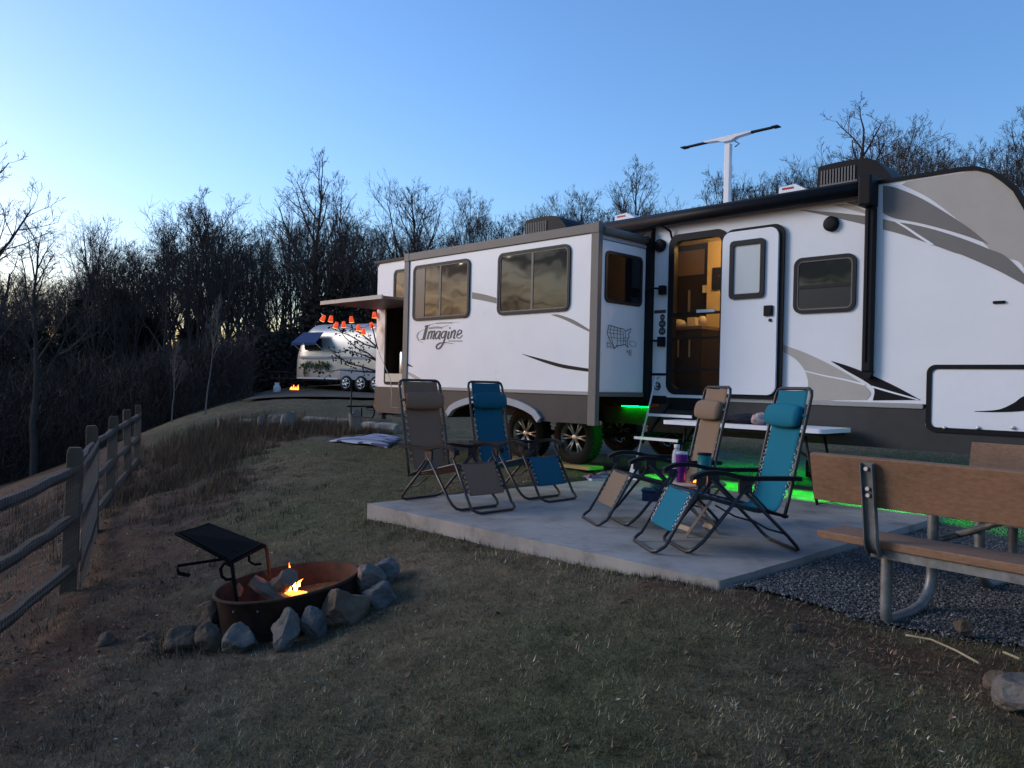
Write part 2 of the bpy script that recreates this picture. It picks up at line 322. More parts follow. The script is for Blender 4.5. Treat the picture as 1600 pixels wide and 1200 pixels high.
def gz(x, y):
    x = np.atleast_1d(np.asarray(x, float)); y = np.atleast_1d(np.asarray(y, float))
    r = np.hypot(x, y - 10); k = np.minimum(1.0, 75.0 / np.maximum(r, 1e-6)); xx = x * k; yy = 10 + (y - 10) * k
    out = np.zeros(len(x))
    for i in range(0, len(x), 20000):
        p = np.stack([xx[i:i+20000], yy[i:i+20000]], 1); d2 = ((p[:, None] - _P[None]) ** 2).sum(-1)
        out[i:i+20000] = _U(d2) @ _w[:_n] + _w[_n] + p @ _w[_n+1:]
    dx = x - P0[0]; dy = y - P0[1]; s = dx * EX[0] + dy * EX[1]; t = dx * EY[0] + dy * EY[1]
    # the levelled site under the trailer and the patio
    ms = np.clip((s + 8.2) / 1.2, 0, 1) * np.clip((6.0 - s) / 1.0, 0, 1) * np.clip((t + 0.75) / .6, 0, 1) * np.clip((4.6 - t) / 1.0, 0, 1)
    out = out * (1 - ms) + ms * -0.03
    pm = np.clip((s + 1.25) / .08, 0, 1) * np.clip((2.42 - s) / .08, 0, 1) * np.clip((t + 4.02) / .08, 0, 1) * np.clip((.6 - t) / .2, 0, 1)
    out = np.where(pm > 0, np.minimum(out, out * (1 - pm) + pm * -.12), out)
    gm = np.clip((s - 2.3) / .1, 0, 1) * np.clip((t + 4.0) / .3, 0, 1) * np.clip((6.5 - s) / .2, 0, 1) * np.clip((-.2 - t) / .2, 0, 1)
    out = out * (1 - gm * .7) + gm * .7 * (-0.06 - .10 * np.clip((s - 2.45) / .8, 0, 1))
    return out
def g1(x, y): return float(gz([x], [y])[0])
def vnoise(x, y, f, seed=0.0):
    return np.array([mnoise.noise((a * f + seed, b * f - seed, seed)) for a, b in zip(x, y)])
nu, nv_ = 330, 380
uu = np.linspace(-1, 1, nu); vv = np.linspace(-1, 1, nv_)
GA, GB = 5.6, 5.4
gx = np.sinh(uu * GA) / np.sinh(GA) * 420; gy = 5.5 + np.sinh(vv * GB) / np.sinh(GB) * 450
GX, GY = np.meshgrid(gx, gy); fx = GX.ravel(); fy = GY.ravel(); fz = gz(fx, fy)
nz = vnoise(fx, fy, .9, 3.1) * .05 + vnoise(fx, fy, 3.3, 7.7) * .022
ss = (fx - P0[0]) * EX[0] + (fy - P0[1]) * EX[1]; tt = (fx - P0[0]) * EY[0] + (fy - P0[1]) * EY[1]
onpad = (ss > -1.6) & (ss < 6.2) & (tt > -4.4) & (tt < 5)
fz = fz + np.where(onpad, -abs(nz) * .4, nz) * np.clip(1.6 - np.hypot(fx, fy) / 90, 0.3, 1)
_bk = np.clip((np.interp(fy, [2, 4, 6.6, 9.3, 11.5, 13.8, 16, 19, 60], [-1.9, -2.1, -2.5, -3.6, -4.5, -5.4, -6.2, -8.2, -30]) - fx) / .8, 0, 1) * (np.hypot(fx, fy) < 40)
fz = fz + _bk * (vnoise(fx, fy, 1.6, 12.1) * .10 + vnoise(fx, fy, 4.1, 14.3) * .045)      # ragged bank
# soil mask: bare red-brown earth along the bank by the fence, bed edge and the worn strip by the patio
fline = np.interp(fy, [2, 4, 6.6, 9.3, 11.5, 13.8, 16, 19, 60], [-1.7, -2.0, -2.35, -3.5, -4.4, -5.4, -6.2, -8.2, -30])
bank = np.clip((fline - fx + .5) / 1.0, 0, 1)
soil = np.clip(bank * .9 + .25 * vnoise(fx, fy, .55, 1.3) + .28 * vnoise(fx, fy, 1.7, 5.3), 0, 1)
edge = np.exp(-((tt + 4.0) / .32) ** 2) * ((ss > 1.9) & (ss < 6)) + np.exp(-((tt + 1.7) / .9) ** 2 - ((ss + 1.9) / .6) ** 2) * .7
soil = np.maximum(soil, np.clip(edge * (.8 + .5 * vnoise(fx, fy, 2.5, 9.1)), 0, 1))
patch = 1 + .55 * vnoise(fx, fy, 2.6, 6.1) + .45 * vnoise(fx, fy, 6.5, 8.8)
green = np.clip(.55 + .8 * vnoise(fx, fy, .33, 2.2) + .5 * vnoise(fx, fy, 1.3, 4.2), 0, 1) * (1 - soil)
me = bpy.data.meshes.new('ground')
idx = np.arange(nu * nv_).reshape(nv_, nu)
quads = np.stack([idx[:-1, :-1], idx[:-1, 1:], idx[1:, 1:], idx[1:, :-1]], -1).reshape(-1, 4)
me.from_pydata(np.stack([fx, fy, fz], 1).tolist(), [], quads.tolist()); me.polygons.foreach_set('use_smooth', [True] * len(me.polygons))
ca = me.color_attributes.new('cover', 'FLOAT_COLOR', 'POINT')
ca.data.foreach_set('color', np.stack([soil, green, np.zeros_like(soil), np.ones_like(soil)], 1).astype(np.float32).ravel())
gm_ = bpy.data.materials.new('ground_cover'); gm_.use_nodes = True; n = gm_.node_tree.nodes; l = gm_.node_tree.links; p = n['Principled BSDF']
p.inputs['Roughness'].default_value = .95; p.inputs['Specular IOR Level'].default_value = .15
at = n.new('ShaderNodeAttribute'); at.attribute_name = 'cover'; sp = n.new('ShaderNodeSeparateColor'); l.new(at.outputs['Color'], sp.inputs[0])
tcg = n.new('ShaderNodeTexCoord')
def nzr(scale, c0, c1, lo=.36, hi=.64, det=8):
    q = n.new('ShaderNodeTexNoise'); q.inputs['Scale'].default_value = scale; q.inputs['Detail'].default_value = det; q.inputs['Roughness'].default_value = .7
    l.new(tcg.outputs['Object'], q.inputs[0]); r_ = n.new('ShaderNodeValToRGB'); r_.color_ramp.elements[0].position = lo; r_.color_ramp.elements[1].position = hi
    r_.color_ramp.elements[0].color = (*c0, 1); r_.color_ramp.elements[1].color = (*c1, 1); l.new(q.outputs[0], r_.inputs[0]); return q, r_
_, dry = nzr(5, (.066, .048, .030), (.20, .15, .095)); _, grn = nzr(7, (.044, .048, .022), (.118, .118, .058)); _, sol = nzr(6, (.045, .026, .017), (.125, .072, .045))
mxa = n.new('ShaderNodeMixRGB'); l.new(sp.outputs[1], mxa.inputs[0]); l.new(dry.outputs[0], mxa.inputs[1]); l.new(grn.outputs[0], mxa.inputs[2])
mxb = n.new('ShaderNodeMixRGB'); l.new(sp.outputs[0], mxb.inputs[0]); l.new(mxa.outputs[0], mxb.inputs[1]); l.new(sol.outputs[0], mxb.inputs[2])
l.new(mxb.outputs[0], p.inputs['Base Color'])
bq, _ = nzr(38, (0, 0, 0), (1, 1, 1), det=10); bp = n.new('ShaderNodeBump'); bp.inputs['Strength'].default_value = .8; bp.inputs['Distance'].default_value = .04
l.new(bq.outputs[0], bp.inputs['Height']); l.new(bp.outputs[0], p.inputs['Normal'])
me.materials.append(gm_); ground = bpy.data.objects.new('ground', me); col.objects.link(ground); tag(ground, kind='structure')
def cover_at(x, y):   # soil, green and height at points (bilinear on the ground grid)
    iu = (np.arcsinh(np.asarray(x) / 420 * np.sinh(GA)) / GA + 1) / 2 * (nu - 1); iv = (np.arcsinh((np.asarray(y) - 5.5) / 450 * np.sinh(GB)) / GB + 1) / 2 * (nv_ - 1)
    i0 = np.clip(iu.astype(int), 0, nu - 2); j0 = np.clip(iv.astype(int), 0, nv_ - 2); a = iu - i0; b = iv - j0; k = j0 * nu + i0
    f = lambda q: q[k] * (1 - a) * (1 - b) + q[k + 1] * a * (1 - b) + q[k + nu] * (1 - a) * b + q[k + nu + 1] * a * b
    cover_at.patch = f(patch)
    return f(soil), f(green), f(fz)

# ------------------------------------------------------------------ patio slab, gravel bed, road
PS0, PS1, PT0, PT1 = -1.2, 2.38, -4.0, 0.52
bm = bmesh.new()
def _slab():
    m = MB(); rng = random.Random(5)
    # outline with slightly chipped edges
    lp = []
    for (a, b) in (((PS0, PT0), (PS1, PT0)), ((PS1, PT0), (PS1, PT1)), ((PS1, PT1), (PS0, PT1)), ((PS0, PT1), (PS0, PT0))):
        for i in range(24):
            k = i / 24; lp.append((a[0] + (b[0] - a[0]) * k + rng.uniform(-.006, .006), a[1] + (b[1] - a[1]) * k + rng.uniform(-.006, .006)))
    m.prism(lp, -.16, 0.0, lambda a, b, d: (a, b, d)); return m
pad = _slab().build('concrete_pad', 'concrete', None, bevel=.012, loc=(P0[0], P0[1], 0), rot=(0, 0, TROT)); tag(pad, kind='structure')
bm.free()
mg = bpy.data.materials.new('gravel_bed'); mg.use_nodes = True; n = mg.node_tree.nodes; l = mg.node_tree.links; p = n['Principled BSDF']; p.inputs['Roughness'].default_value = .9
tcx = n.new('ShaderNodeTexCoord'); vo = n.new('ShaderNodeTexVoronoi'); vo.inputs['Scale'].default_value = 55; l.new(tcx.outputs['Object'], vo.inputs[0])
rp = n.new('ShaderNodeValToRGB'); rp.color_ramp.elements[0].color = (.022, .021, .020, 1); rp.color_ramp.elements[1].color = (.11, .105, .10, 1); l.new(vo.outputs['Color'], rp.inputs[0]); l.new(rp.outputs[0], p.inputs['Base Color'])
bp = n.new('ShaderNodeBump'); bp.inputs['Strength'].default_value = .9; bp.inputs['Distance'].default_value = .02; l.new(vo.outputs['Distance'], bp.inputs['Height']); l.new(bp.outputs[0], p.inputs['Normal']); M['gravel_bed'] = mg
def gravel_edge(s):
    s = np.asarray(s, float); nn = np.array([mnoise.noise((q * 1.7, 1.0, 0)) + .5 * mnoise.noise((q * 5.1, 1.0, 3)) for q in s]) if len(s) else s
    return np.interp(s, [2.2, 2.6, 3.1, 3.6, 4.2, 5.2, 6.2], [-3.88, -3.78, -3.64, -3.44, -3.28, -3.1, -3.0]) + nn * .09
def sheet(name, loop_fn, s0, s1, t0, t1, ns, nt_, dz, mt, edge=0.0, seed=1.0):
    S = np.linspace(s0, s1, ns); T = np.linspace(t0, t1, nt_); A, B = np.meshgrid(S, T)
    if edge:
        en = gravel_edge(S) - t0
        B = B + en[None, :] * np.clip((t0 + 1.6 - B) / 1.6, 0, 1)
    X = P0[0] + A * EX[0] + B * EY[0]; Y = P0[1] + A * EX[1] + B * EY[1]; Z = gz(X.ravel(), Y.ravel()) + dz
    me = bpy.data.meshes.new(name); id_ = np.arange(ns * nt_).reshape(nt_, ns); q = np.stack([id_[:-1, :-1], id_[:-1, 1:], id_[1:, 1:], id_[1:, :-1]], -1).reshape(-1, 4)
    me.from_pydata(np.stack([X.ravel(), Y.ravel(), Z], 1).tolist(), [], q.tolist()); me.materials.append(M[mt]); o = bpy.data.objects.new(name, me); col.objects.link(o); tag(o, kind='structure'); return o
sheet('gravel_bed', None, 2.39, 6.0, -3.58, -.2, 60, 60, .012, 'gravel_bed', edge=.12)
sheet('trailer_site', None, -7.6, 6.0, .53, 4.2, 60, 20, .014, 'gravel_bed')
# loose gravel stones (uncountable): little rough octahedra
rng = np.random.default_rng(4)
def stones(name, n_, s_rng, t_rng, size, mt, lift, edge=True):
    s = rng.uniform(*s_rng, n_); t = rng.uniform(*t_rng, n_)
    if edge:
        lim = gravel_edge(s)
        keep = t > lim - np.abs(rng.normal(0, .07, n_)); s = s[keep]; t = t[keep]
    k = len(s); X = P0[0] + s * EX[0] + t * EY[0]; Y = P0[1] + s * EX[1] + t * EY[1]; Z = gz(X, Y) + lift
    o6 = np.array([(1,0,0),(0,1,0),(-1,0,0),(0,-1,0),(0,0,1),(0,0,-1)], float); fc = np.array([(0,1,4),(1,2,4),(2,3,4),(3,0,4),(1,0,5),(2,1,5),(3,2,5),(0,3,5)])
    v = o6[None] * rng.uniform(.55, 1.3, (k, 6, 1)); a = rng.uniform(0, 6.28, k); c_, s_ = np.cos(a)[:, None], np.sin(a)[:, None]
    vx = v[..., 0] * c_ - v[..., 1] * s_; vy = v[..., 0] * s_ + v[..., 1] * c_; tl = rng.uniform(-.7, .7, (k, 1)); vz = v[..., 2] * .75 + vx * tl
    sz = rng.uniform(size[0], size[1], (k, 1)); V = np.stack([vx * sz + X[:, None], vy * sz + Y[:, None], vz * sz + Z[:, None]], -1)
    tri = V[:, fc].reshape(-1, 3); g = np.repeat(rng.beta(.9, 5.0, k), 24); cl = np.stack([.036 + g * .42, .034 + g * .40, .032 + g * .385, np.ones_like(g)], 1)
    o = np_mesh(name, tri, 3, mt, None, cl); return tag(o, kind='stuff')
mgs = bpy.data.materials.new('gravel_stone'); mgs.use_nodes = True; p = mgs.node_tree.nodes['Principled BSDF']; p.inputs['Roughness'].default_value = .8
aa = mgs.node_tree.nodes.new('ShaderNodeAttribute'); aa.attribute_name = 'tint'; mgs.node_tree.links.new(aa.outputs['Color'], p.inputs['Base Color']); M['gravel_stone'] = mgs
g_ = stones('gravel', 52000, (2.40, 5.4), (-4.1, -.6), (.0045, .0105), 'gravel_stone', .016); tag(g_, 'loose grey crushed gravel around the picnic table', 'gravel')
# far campground road
m = MB(); pts = [(-11, 34.0), (-7, 32.5), (-2, 30.5), (6, 27), (16, 24), (40, 19)]
for i in range(len(pts) - 1):
    for k in range(8):
        a = [pts[i][j] + (pts[i+1][j] - pts[i][j]) * k / 8 for j in (0, 1)]; b = [pts[i][j] + (pts[i+1][j] - pts[i][j]) * (k + 1) / 8 for j in (0, 1)]
        q = [(a[0], a[1] - 1.6), (b[0], b[1] - 1.6), (b[0], b[1] + 1.6), (a[0], a[1] + 1.6)]
        m.add([(x, y, g1(x, y) + .10) for x, y in q], [(0, 1, 2, 3)])
road = m.build('campground_road', 'road'); tag(road, kind='structure')

# ------------------------------------------------------------------ the travel trailer (local x = s along the wall, y = t into the body, z up)
def wl(a, b, d): return (a, d, b)
def en(a, b, d): return (d, a, b)
TR = thing('travel_trailer', 'large white travel trailer with brown and black swooshes and a slide-out, parked beside the patio', 'travel trailer', (P0[0], P0[1], 0), TROT)
WB, WT, DEEP = 1.0, 3.18, 2.45
REAR, KS0, KS1, KZ0, KZ1 = -6.92, -6.62, -5.2, 1.07, 2.35
front = [(2.38, WT), (2.52, 3.165), (2.64, 3.11), (2.75, 3.02), (2.84, 2.92), (2.92, 2.76), (3.02, 2.5), (3.16, 2.15), (3.3, 1.8), (3.4, 1.5), (3.44, 1.25), (3.42, 1.08), (3.35, WB)]
outline = [(REAR + .05, WB)] + [(REAR, WB + .06), (REAR, WT - .1), (REAR + .08, WT)] + front
def holes_wall(name, outl, holes, t, thick, mt, parent):
    bm = bmesh.new(); edges = []
    for lp in [outl] + holes:
        vs_ = [bm.verts.new((a, t, b)) for a, b in lp]
        edges += [bm.edges.new((vs_[i], vs_[(i + 1) % len(vs_)])) for i in range(len(vs_))]
    bmesh.ops.triangle_fill(bm, use_beauty=True, use_dissolve=False, edges=edges)
    for f in bm.faces: 
        if f.normal.y > 0: f.normal_flip()
    r = bmesh.ops.extrude_face_region(bm, geom=bm.faces[:])
    for v in [g for g in r['geom'] if isinstance(g, bmesh.types.BMVert)]: v.co.y += thick
    bmesh.ops.recalc_face_normals(bm, faces=bm.faces)
    me = bpy.data.meshes.new(name); bm.to_mesh(me); bm.free(); me.materials.append(M[mt]); o = bpy.data.objects.new(name, me); col.objects.link(o); o.parent = parent; return o
DS0, DS1, DZ0, DZ1 = -.74, -.05, 1.05, 2.89
door_hole = rrect(DS0, DZ0, DS1, DZ1, .10)
kit_hole = rrect(KS0, KZ0, KS1, KZ1, .05)
holes_wall('side_wall', outline, [door_hole, kit_hole], 0.0, .045, 'fiberglass', TR)
holes_wall('far_wall', outline, [], DEEP - .045, .045, 'fiberglass', TR)
m = MB()
cap = [(REAR, WB + .06)] + outline[2:4] + front
for i in range(len(cap) - 1):
    a, b = cap[i], cap[i + 1]; mt_ = None
    if i >= 2 and i <= 3 or i < 2:
        pass
def skin(name, pts, mt):
    m = MB()
    for i in range(len(pts) - 1):
        a, b = pts[i], pts[i + 1]
        dx, dz = b[0] - a[0], b[1] - a[1]; L = math.hypot(dx, dz); nx, nz_ = dz / L * .04, -dx / L * .04
        m.prism([a, b, (b[0] + nx, b[1] + nz_), (a[0] + nx, a[1] + nz_)], .046, DEEP - .046, wl)
    return m.build(name, mt, TR)
skin('roof', [(REAR, WT - .1), (REAR + .08, WT), (2.38, WT)], 'roof_white')
skin('rear_wall', [(REAR, WB + .06), (REAR, WT - .1)], 'fiberglass')
skin('front_cap', front[7:], 'fiberglass')
skin('front_windshield', front[:8], 'dark_glass')
MB().bb((REAR + .1, .05, WB - .12), (3.3, DEEP - .05, WB + .02)).build('floor', 'black_plastic', TR)
# dark edge trim following the roof line and the front curve, rear corner trim
m = MB(); e = [(x, z) for x, z in [(1.66, WT)] + front]
m.ribbon(e, [.036] * 4 + [.05] * (len(e) - 4), -.018, .03, wl); m.build('roof_edge_trim', 'black_metal', TR)
m = MB(); m.ribbon([(REAR - .05, WT + .0), (-1.9, WT + .0)], [.045, .045], -.03, .03, wl); m.build('roof_edge_trim', 'black_metal', TR)
m = MB(); m.bb((-1.95, -.025, WT - .01), (1.66, .05, WT + .045)); m.build('awning_rail', 'black_metal', TR)
# lower skirt with a lighter top moulding
m = MB(); m.bb((-1.04, -.004, .56), (2.14, .04, WB - .03)); m.bb((3.14, -.004, .60), (3.38, .04, WB - .03)); m.bb((2.14, -.004, .56), (3.14, .04, .80)); m.build('skirt', 'skirt_grey', TR)
m = MB(); m.bb((-.02, -.02, WB - .045), (2.12, .03, WB + .005)); m.build('skirt_moulding', 'skirt_edge', TR, bevel=.008)
m = MB(); m.prism([(REAR, .62), (REAR + .06, .55), (-4.9, .55), (-4.9, 1.0), (REAR, 1.0)], -.012, .6, wl); m.build('rear_skirt', 'skirt_grey', TR, bevel=.02)
# chassis
m = MB(); m.bb((-6.8, .45, .62), (3.1, .53, .86)); m.bb((-6.8, 1.9, .62), (3.1, 1.98, .86))
for s_ in (-6.2, -4.6, -3.6, -1.9, -.6, .8, 2.2): m.bb((s_, .53, .66), (s_ + .06, 1.9, .82))
m.tube([(-3.24, .1, .4), (-3.24, 2.35, .4)], .035, 8); m.tube([(-2.31, .1, .4), (-2.31, 2.35, .4)], .035, 8); m.build('chassis', 'black_metal', TR)
m = MB(); m.bb((-6.98, .12, .50), (-6.86, 2.3, .62)); m.build('bumper', 'black_metal', TR, bevel=.01)
m = MB(); m.tube([(-7.02, .06, .66), (-7.02, .14, .66)], .035, 10); m.build('tail_light', 'marker_red', TR)
# scissor jack at the rear corner
m = MB(); js = -5.95
for a, b in (((js - .34, .02), (js, .30)), ((js, .30), (js + .34, .58)), ((js + .34, .02), (js, .30)), ((js, .30), (js - .34, .58))):
    pass
for a, b in (((js, .03), (js - .30, .29)), ((js - .30, .29), (js, .55)), ((js, .03), (js + .30, .29)), ((js + .30, .29), (js, .55))):
    m.ribbon([a, b], [.055, .055], .30, .36, wl)
m.bb((js - .12, .24, .0), (js + .12, .42, .035)); m.tube([(js - .33, .33, .29), (js + .33, .33, .29)], .014, 6); m.build('stabiliser_jack', 'black_metal', TR)

# wheels -------------------------------------------------------------
def wheel(s, t, parent):
    Mx = Matrix.Rotation(R(90), 4, 'X')
    w = bpy.data.objects.new('wheel', None); col.objects.link(w); w.parent = parent; w.location = (s, t, .40); w.empty_display_size = .1
    prof = [(.225, -.10), (.25, -.115), (.30, -.118), (.345, -.10), (.36, -.07), (.36, .07), (.345, .10), (.25, .115), (.225, .10)]
    m = MB(); m.lathe(prof, 40, m=Mx)
    for k in range(40):
        a = 2 * math.pi * k / 40; m.box((.359 * math.cos(a), 0, .359 * math.sin(a)), (.012, .19, .03), Matrix.Rotation(-a, 4, 'Y'))
    m.build('tyre', 'rubber', w)
    m = MB(); m.lathe([(.228, .10), (.228, .085), (.205, .06), (.20, -.05)], 40, m=Mx); m.lathe([(.0, .075), (.035, .08), (.05, .07), (.05, .03), (.0, .03)], 20, m=Mx)
    for k in range(6):
        for dd in (-.10, .10):
            a0 = 2 * math.pi * k / 6 + dd * .6; a1 = 2 * math.pi * k / 6 + dd * 1.5
            p0 = Vector((.04 * math.cos(a0), -.065, .04 * math.sin(a0))); p1 = Vector((.212 * math.cos(a1), -.075, .212 * math.sin(a1)))
            m.tube([p0, (p0 + p1) / 2 + Vector((0, .008, 0)), p1], [.014, .012, .016], 6)
    m.build('rim', 'alloy', w)
    m = MB(); m.lathe([(.0, .02), (.19, .02), (.2, .0)], 24, m=Mx); m.build('brake_drum', 'black_metal', w)
    return w
for s_, t_ in ((-3.24, .14), (-2.31, .14)): wheel(s_, t_, TR)
for s_ in (-3.24, -2.31):
    w = wheel(s_, 2.3, TR)

# slide-out ---------------------------------------------------------
S0, S1, ST, SZ0, SZ1 = -4.77, -1.08, -.985, .98, 2.965
slide = MB().bb((S0 + .02, ST + .02, SZ0), (S1 - .02, .5, SZ1 - .02)).build('slide_room', 'fiberglass', TR)
# face panel with its grey lower skirt cut by the wheel arch
MB().bb((S0 + .1, ST - .004, 1.02), (S1 - .1, ST + .018, SZ1 - .1)).build('slide_face', 'fiberglass', slide)
arc = [(-3.70 + i * 1.76 / 20, .655 + .235 * math.sin(math.pi * i / 20) ** .55) for i in range(21)]
lo = [(S0 + .1, .655), (-3.70, .655)] + arc[1:-1] + [(-1.94, .655), (S1 - .1, .655), (S1 - .1, 1.0), (S0 + .1, 1.0)]
MB().prism(lo, ST - .002, ST + .03, wl).build('slide_skirt', 'skirt_grey', slide)
m = MB(); m.ribbon([(x, z + .012) for x, z in arc], [.085] * 21, ST - .045, ST + .02, wl); m.build('fender_arch', 'fender_grey', slide)
MB().bb((S0 + .1, ST - .02, .99), (S1 - .1, ST + .02, 1.035)).build('slide_moulding', 'skirt_edge', slide, bevel=.006)
MB().bb((S1 - .105, ST - .022, .64), (S1 + .012, ST + .05, 2.868)).build('trim', 'trim_grey', slide, bevel=.006)
MB().bb((S0 - .012, ST - .022, .64), (S0 + .105, ST + .05, 2.868)).build('trim', 'trim_grey', slide, bevel=.006)
MB().bb((S0 - .014, ST - .024, 2.87), (S1 + .014, ST + .05, 2.982)).build('trim', 'trim_grey', slide, bevel=.006)
for a, b in ((S1 - .105, S1 + .014), (S0 - .014, S0 + .105)): MB().bb((a, ST - .028, 2.862), (b, ST - .01, 2.986)).build('trim_corner', 'trim_grey', slide, bevel=.008)
# topper roll and rails on the slide end
m = MB(); m.tube([(S1 + .0, -.93, 2.90), (S1 + .0, -.02, 2.90)], .05, 10); m.build('topper_roll', 'trim_grey', slide)
m = MB()
for zz in (2.80, 2.86): m.bb((S1 - .03, -.93, zz), (S1 + .004, -.05, zz + .035))
m.build('end_rail', 'fender_grey', slide)
MB().bb((S1 - .025, -.93, SZ0 + .055), (S1 - .004, -.09, 2.79)).build('slide_end_panel', 'fiberglass', slide)
MB().bb((S1 - .03, -.95, SZ0 - .0), (S1 + .01, -.02, SZ0 + .05)).build('slide_end_sill', 'trim_grey', slide)
m = MB(); m.bb((S1 - .01, -.09, .95), (S1 + .07, .0, 3.0)); m.bb((S1 - 3.9, -.06, 2.99), (S1 + .07, .0, 3.05)); m.build('slide_flange', 'black_plastic', TR)
# slide end window
a = rrect(-.87, 2.075, -.16, 2.68, .07); b = rrect(-.835, 2.11, -.195, 2.645, .05)
MB().ring(a, b, S1 - .006, S1 + .012, en).build('window_frame', 'window_frame', slide)
MB().prism(b, S1 - .008, S1 + .004, en).build('window_pane', 'dark_glass', slide)
# two big slider windows on the face
def slider(s0, s1, z0, z1, t, parent, horizontal=False, split=.5, open_left=False):
    a = rrect(s0, z0, s1, z1, .09); b = rrect(s0 + .035, z0 + .035, s1 - .035, z1 - .035, .06)
    MB().ring(a, b, t - .022, t + .005, wl).build('window_frame', 'window_frame', parent)
    c = rrect(s0 + .035, z0 + .035, s1 - .035, z1 - .035, .055); d = rrect(s0 + .05, z0 + .05, s1 - .05, z1 - .05, .045)
    MB().ring(c, d, t - .016, t + .002, wl).build('window_gasket', 'trim_grey', parent)
    rng_ = random.Random(int(s0 * 100))
    if horizontal:
        zm = z0 + (z1 - z0) * split
        panes = [rrect(s0 + .045, zm + .015, s1 - .045, z1 - .045, .03), rrect(s0 + .045, z0 + .045, s1 - .045, zm - .015, .03)]
        MB().bb((s0 + .05, t - .017, zm - .018), (s1 - .05, t + .002, zm + .018)).build('mullion', 'window_frame', parent)
    else:
        sm_ = s0 + (s1 - s0) * split
        panes = [rrect(s0 + .045, z0 + .045, sm_ - .01, z1 - .045, .03), rrect(sm_ + .01, z0 + .045, s1 - .045, z1 - .045, .03)]
        MB().bb((sm_ - .018, t - .017, z0 + .05), (sm_ + .018, t + .002, z1 - .05)).build('mullion', 'trim_grey', parent)
    for k, pn in enumerate(panes):
        dk = horizontal and k == 1
        MB().prism(pn, t - (.006 if k == 0 else .010), t + .001, wl).build('window_pane', 'screen_glass' if dk else 'window_glass', parent)
gl = mat('window_glass', (.010, .010, .011), .025, var=0, ior=1.75, spec=.5)
gl.node_tree.nodes['Principled BSDF'].inputs['Specular Tint'].default_value = (1.0, .84, .58, 1); nb = gl.node_tree.nodes; lb = gl.node_tree.links; q = nb.new('ShaderNodeTexNoise'); q.inputs['Scale'].default_value = 1.6; q.inputs['Detail'].default_value = 2
t_ = nb.new('ShaderNodeTexCoord'); lb.new(t_.outputs['Object'], q.inputs[0]); b_ = nb.new('ShaderNodeBump'); b_.inputs['Strength'].default_value = .10; b_.inputs['Distance'].default_value = .05
lb.new(q.outputs[0], b_.inputs['Height']); lb.new(b_.outputs[0], nb['Principled BSDF'].inputs['Normal'])
mat('screen_glass', (.012, .012, .012), .35, var=0, ior=1.6)
slider(-4.56, -3.31, 1.985, 2.785, ST - .004, slide)
slider(-2.755, -1.505, 1.985, 2.785, ST - .004, slide)
# a dark panel standing in for the open gap of the first window
MB().bb((-4.51, ST - .016, 2.04), (-4.29, ST - .012, 2.73)).build('window_gap_panel', 'screen_glass', slide)
slider(.80, 1.46, 1.915, 2.505, 0.0, TR, horizontal=True, split=.47)
slider(*(W(616, 500)[0] - .02, W(616, 500)[0] + .9), 2.48, 3.0, 0.0, TR)

# graphics: flat vinyl laid 2-4 mm over the wall ------------------------
def vinyl(name, mt, pix, t=0.0, d=.002, parent=None, plane=W):
    lp = [plane(u, v, t) for u, v in pix]
    return MB().prism(lp, t - d - .0015, t - d + .001, wl).build(name, mt, parent or TR)
Z3 = lambda x, y: (1200 + x / 2.5, 240 + y / 2.5)
Z5 = lambda x, y: (1160 + x / 3.636, 140 + y / 3.636)
Z1 = lambda x, y: (560 + x / 3, 320 + y / 3)
# beige nose panel
def smooth(pts, n=6):
    out = []
    P = [Vector(p) for p in pts]
    for i in range(len(P) - 1):
        a, b, c, d = P[max(i - 1, 0)], P[i], P[i + 1], P[min(i + 2, len(P) - 1)]
        for k in range(n):
            u = k / n; out.append(.5 * ((2 * b) + (c - a) * u + (2 * a - 5 * b + 4 * c - d) * u * u + (3 * b - a - 3 * c + d) * u ** 3))
    out.append(P[-1]); return [(p.x, p.y) for p in out]
# the upper sweep curves (photo pixels)
cA = smooth([Z5(905, 540), Z5(1050, 610), Z5(1200, 720), Z5(1330, 830), Z5(1440, 935), Z3(975, 420), Z3(1000, 448)])      # lower border of the beige
cA_sz = [W(*p) for p in cA]
nose = cA_sz + [(3.02, 2.12), (3.16, 2.13), (3.02, 2.48), (2.92, 2.74), (2.84, 2.90), (2.75, 3.0), (2.64, 3.09), (2.52, 3.14), (2.38, 3.145), (1.92, 3.145)]
MB().prism(nose, -.0035, .001, wl).build('beige_panel', 'stripe_tan', TR)
def band(name, mt, top, bot, d=.003, n=6):
    a = smooth([p for p in top], n); b = smooth([p for p in bot], n)
    return vinyl(name, mt, a + b[::-1], d=d)
band('grey_swoosh', 'stripe_grey', [Z5(800, 545), Z5(880, 560), Z5(1020, 620), Z5(1180, 715), Z5(1300, 795), Z5(1400, 878)],
     [Z5(800, 700), Z5(860, 730), Z5(1000, 757), Z5(1150, 795), Z5(1290, 838), Z5(1400, 880)])
band('grey_swoosh', 'stripe_grey', [Z5(800, 735), Z5(870, 752), Z5(960, 765), Z5(1100, 798), Z5(1260, 850), Z5(1400, 905), Z3(930, 402), Z3(1010, 480)],
     [Z5(800, 795), Z5(880, 815), Z5(960, 840), Z5(1090, 885), Z5(1200, 925), Z5(1262, 945), Z3(900, 458), Z3(1010, 517)])
band('white_line', 'stripe_white', [Z5(885, 752), Z5(940, 782), Z5(1000, 822), Z5(1090, 880)], [Z5(868, 752), Z5(930, 790), Z5(985, 828), Z5(1070, 884)], d=.0055)
band('grey_swoosh', 'stripe_grey', [Z5(330, 683), Z5(450, 692), Z5(560, 702), Z5(700, 718)], [Z5(330, 686), Z5(450, 710), Z5(560, 735), Z5(700, 768)])
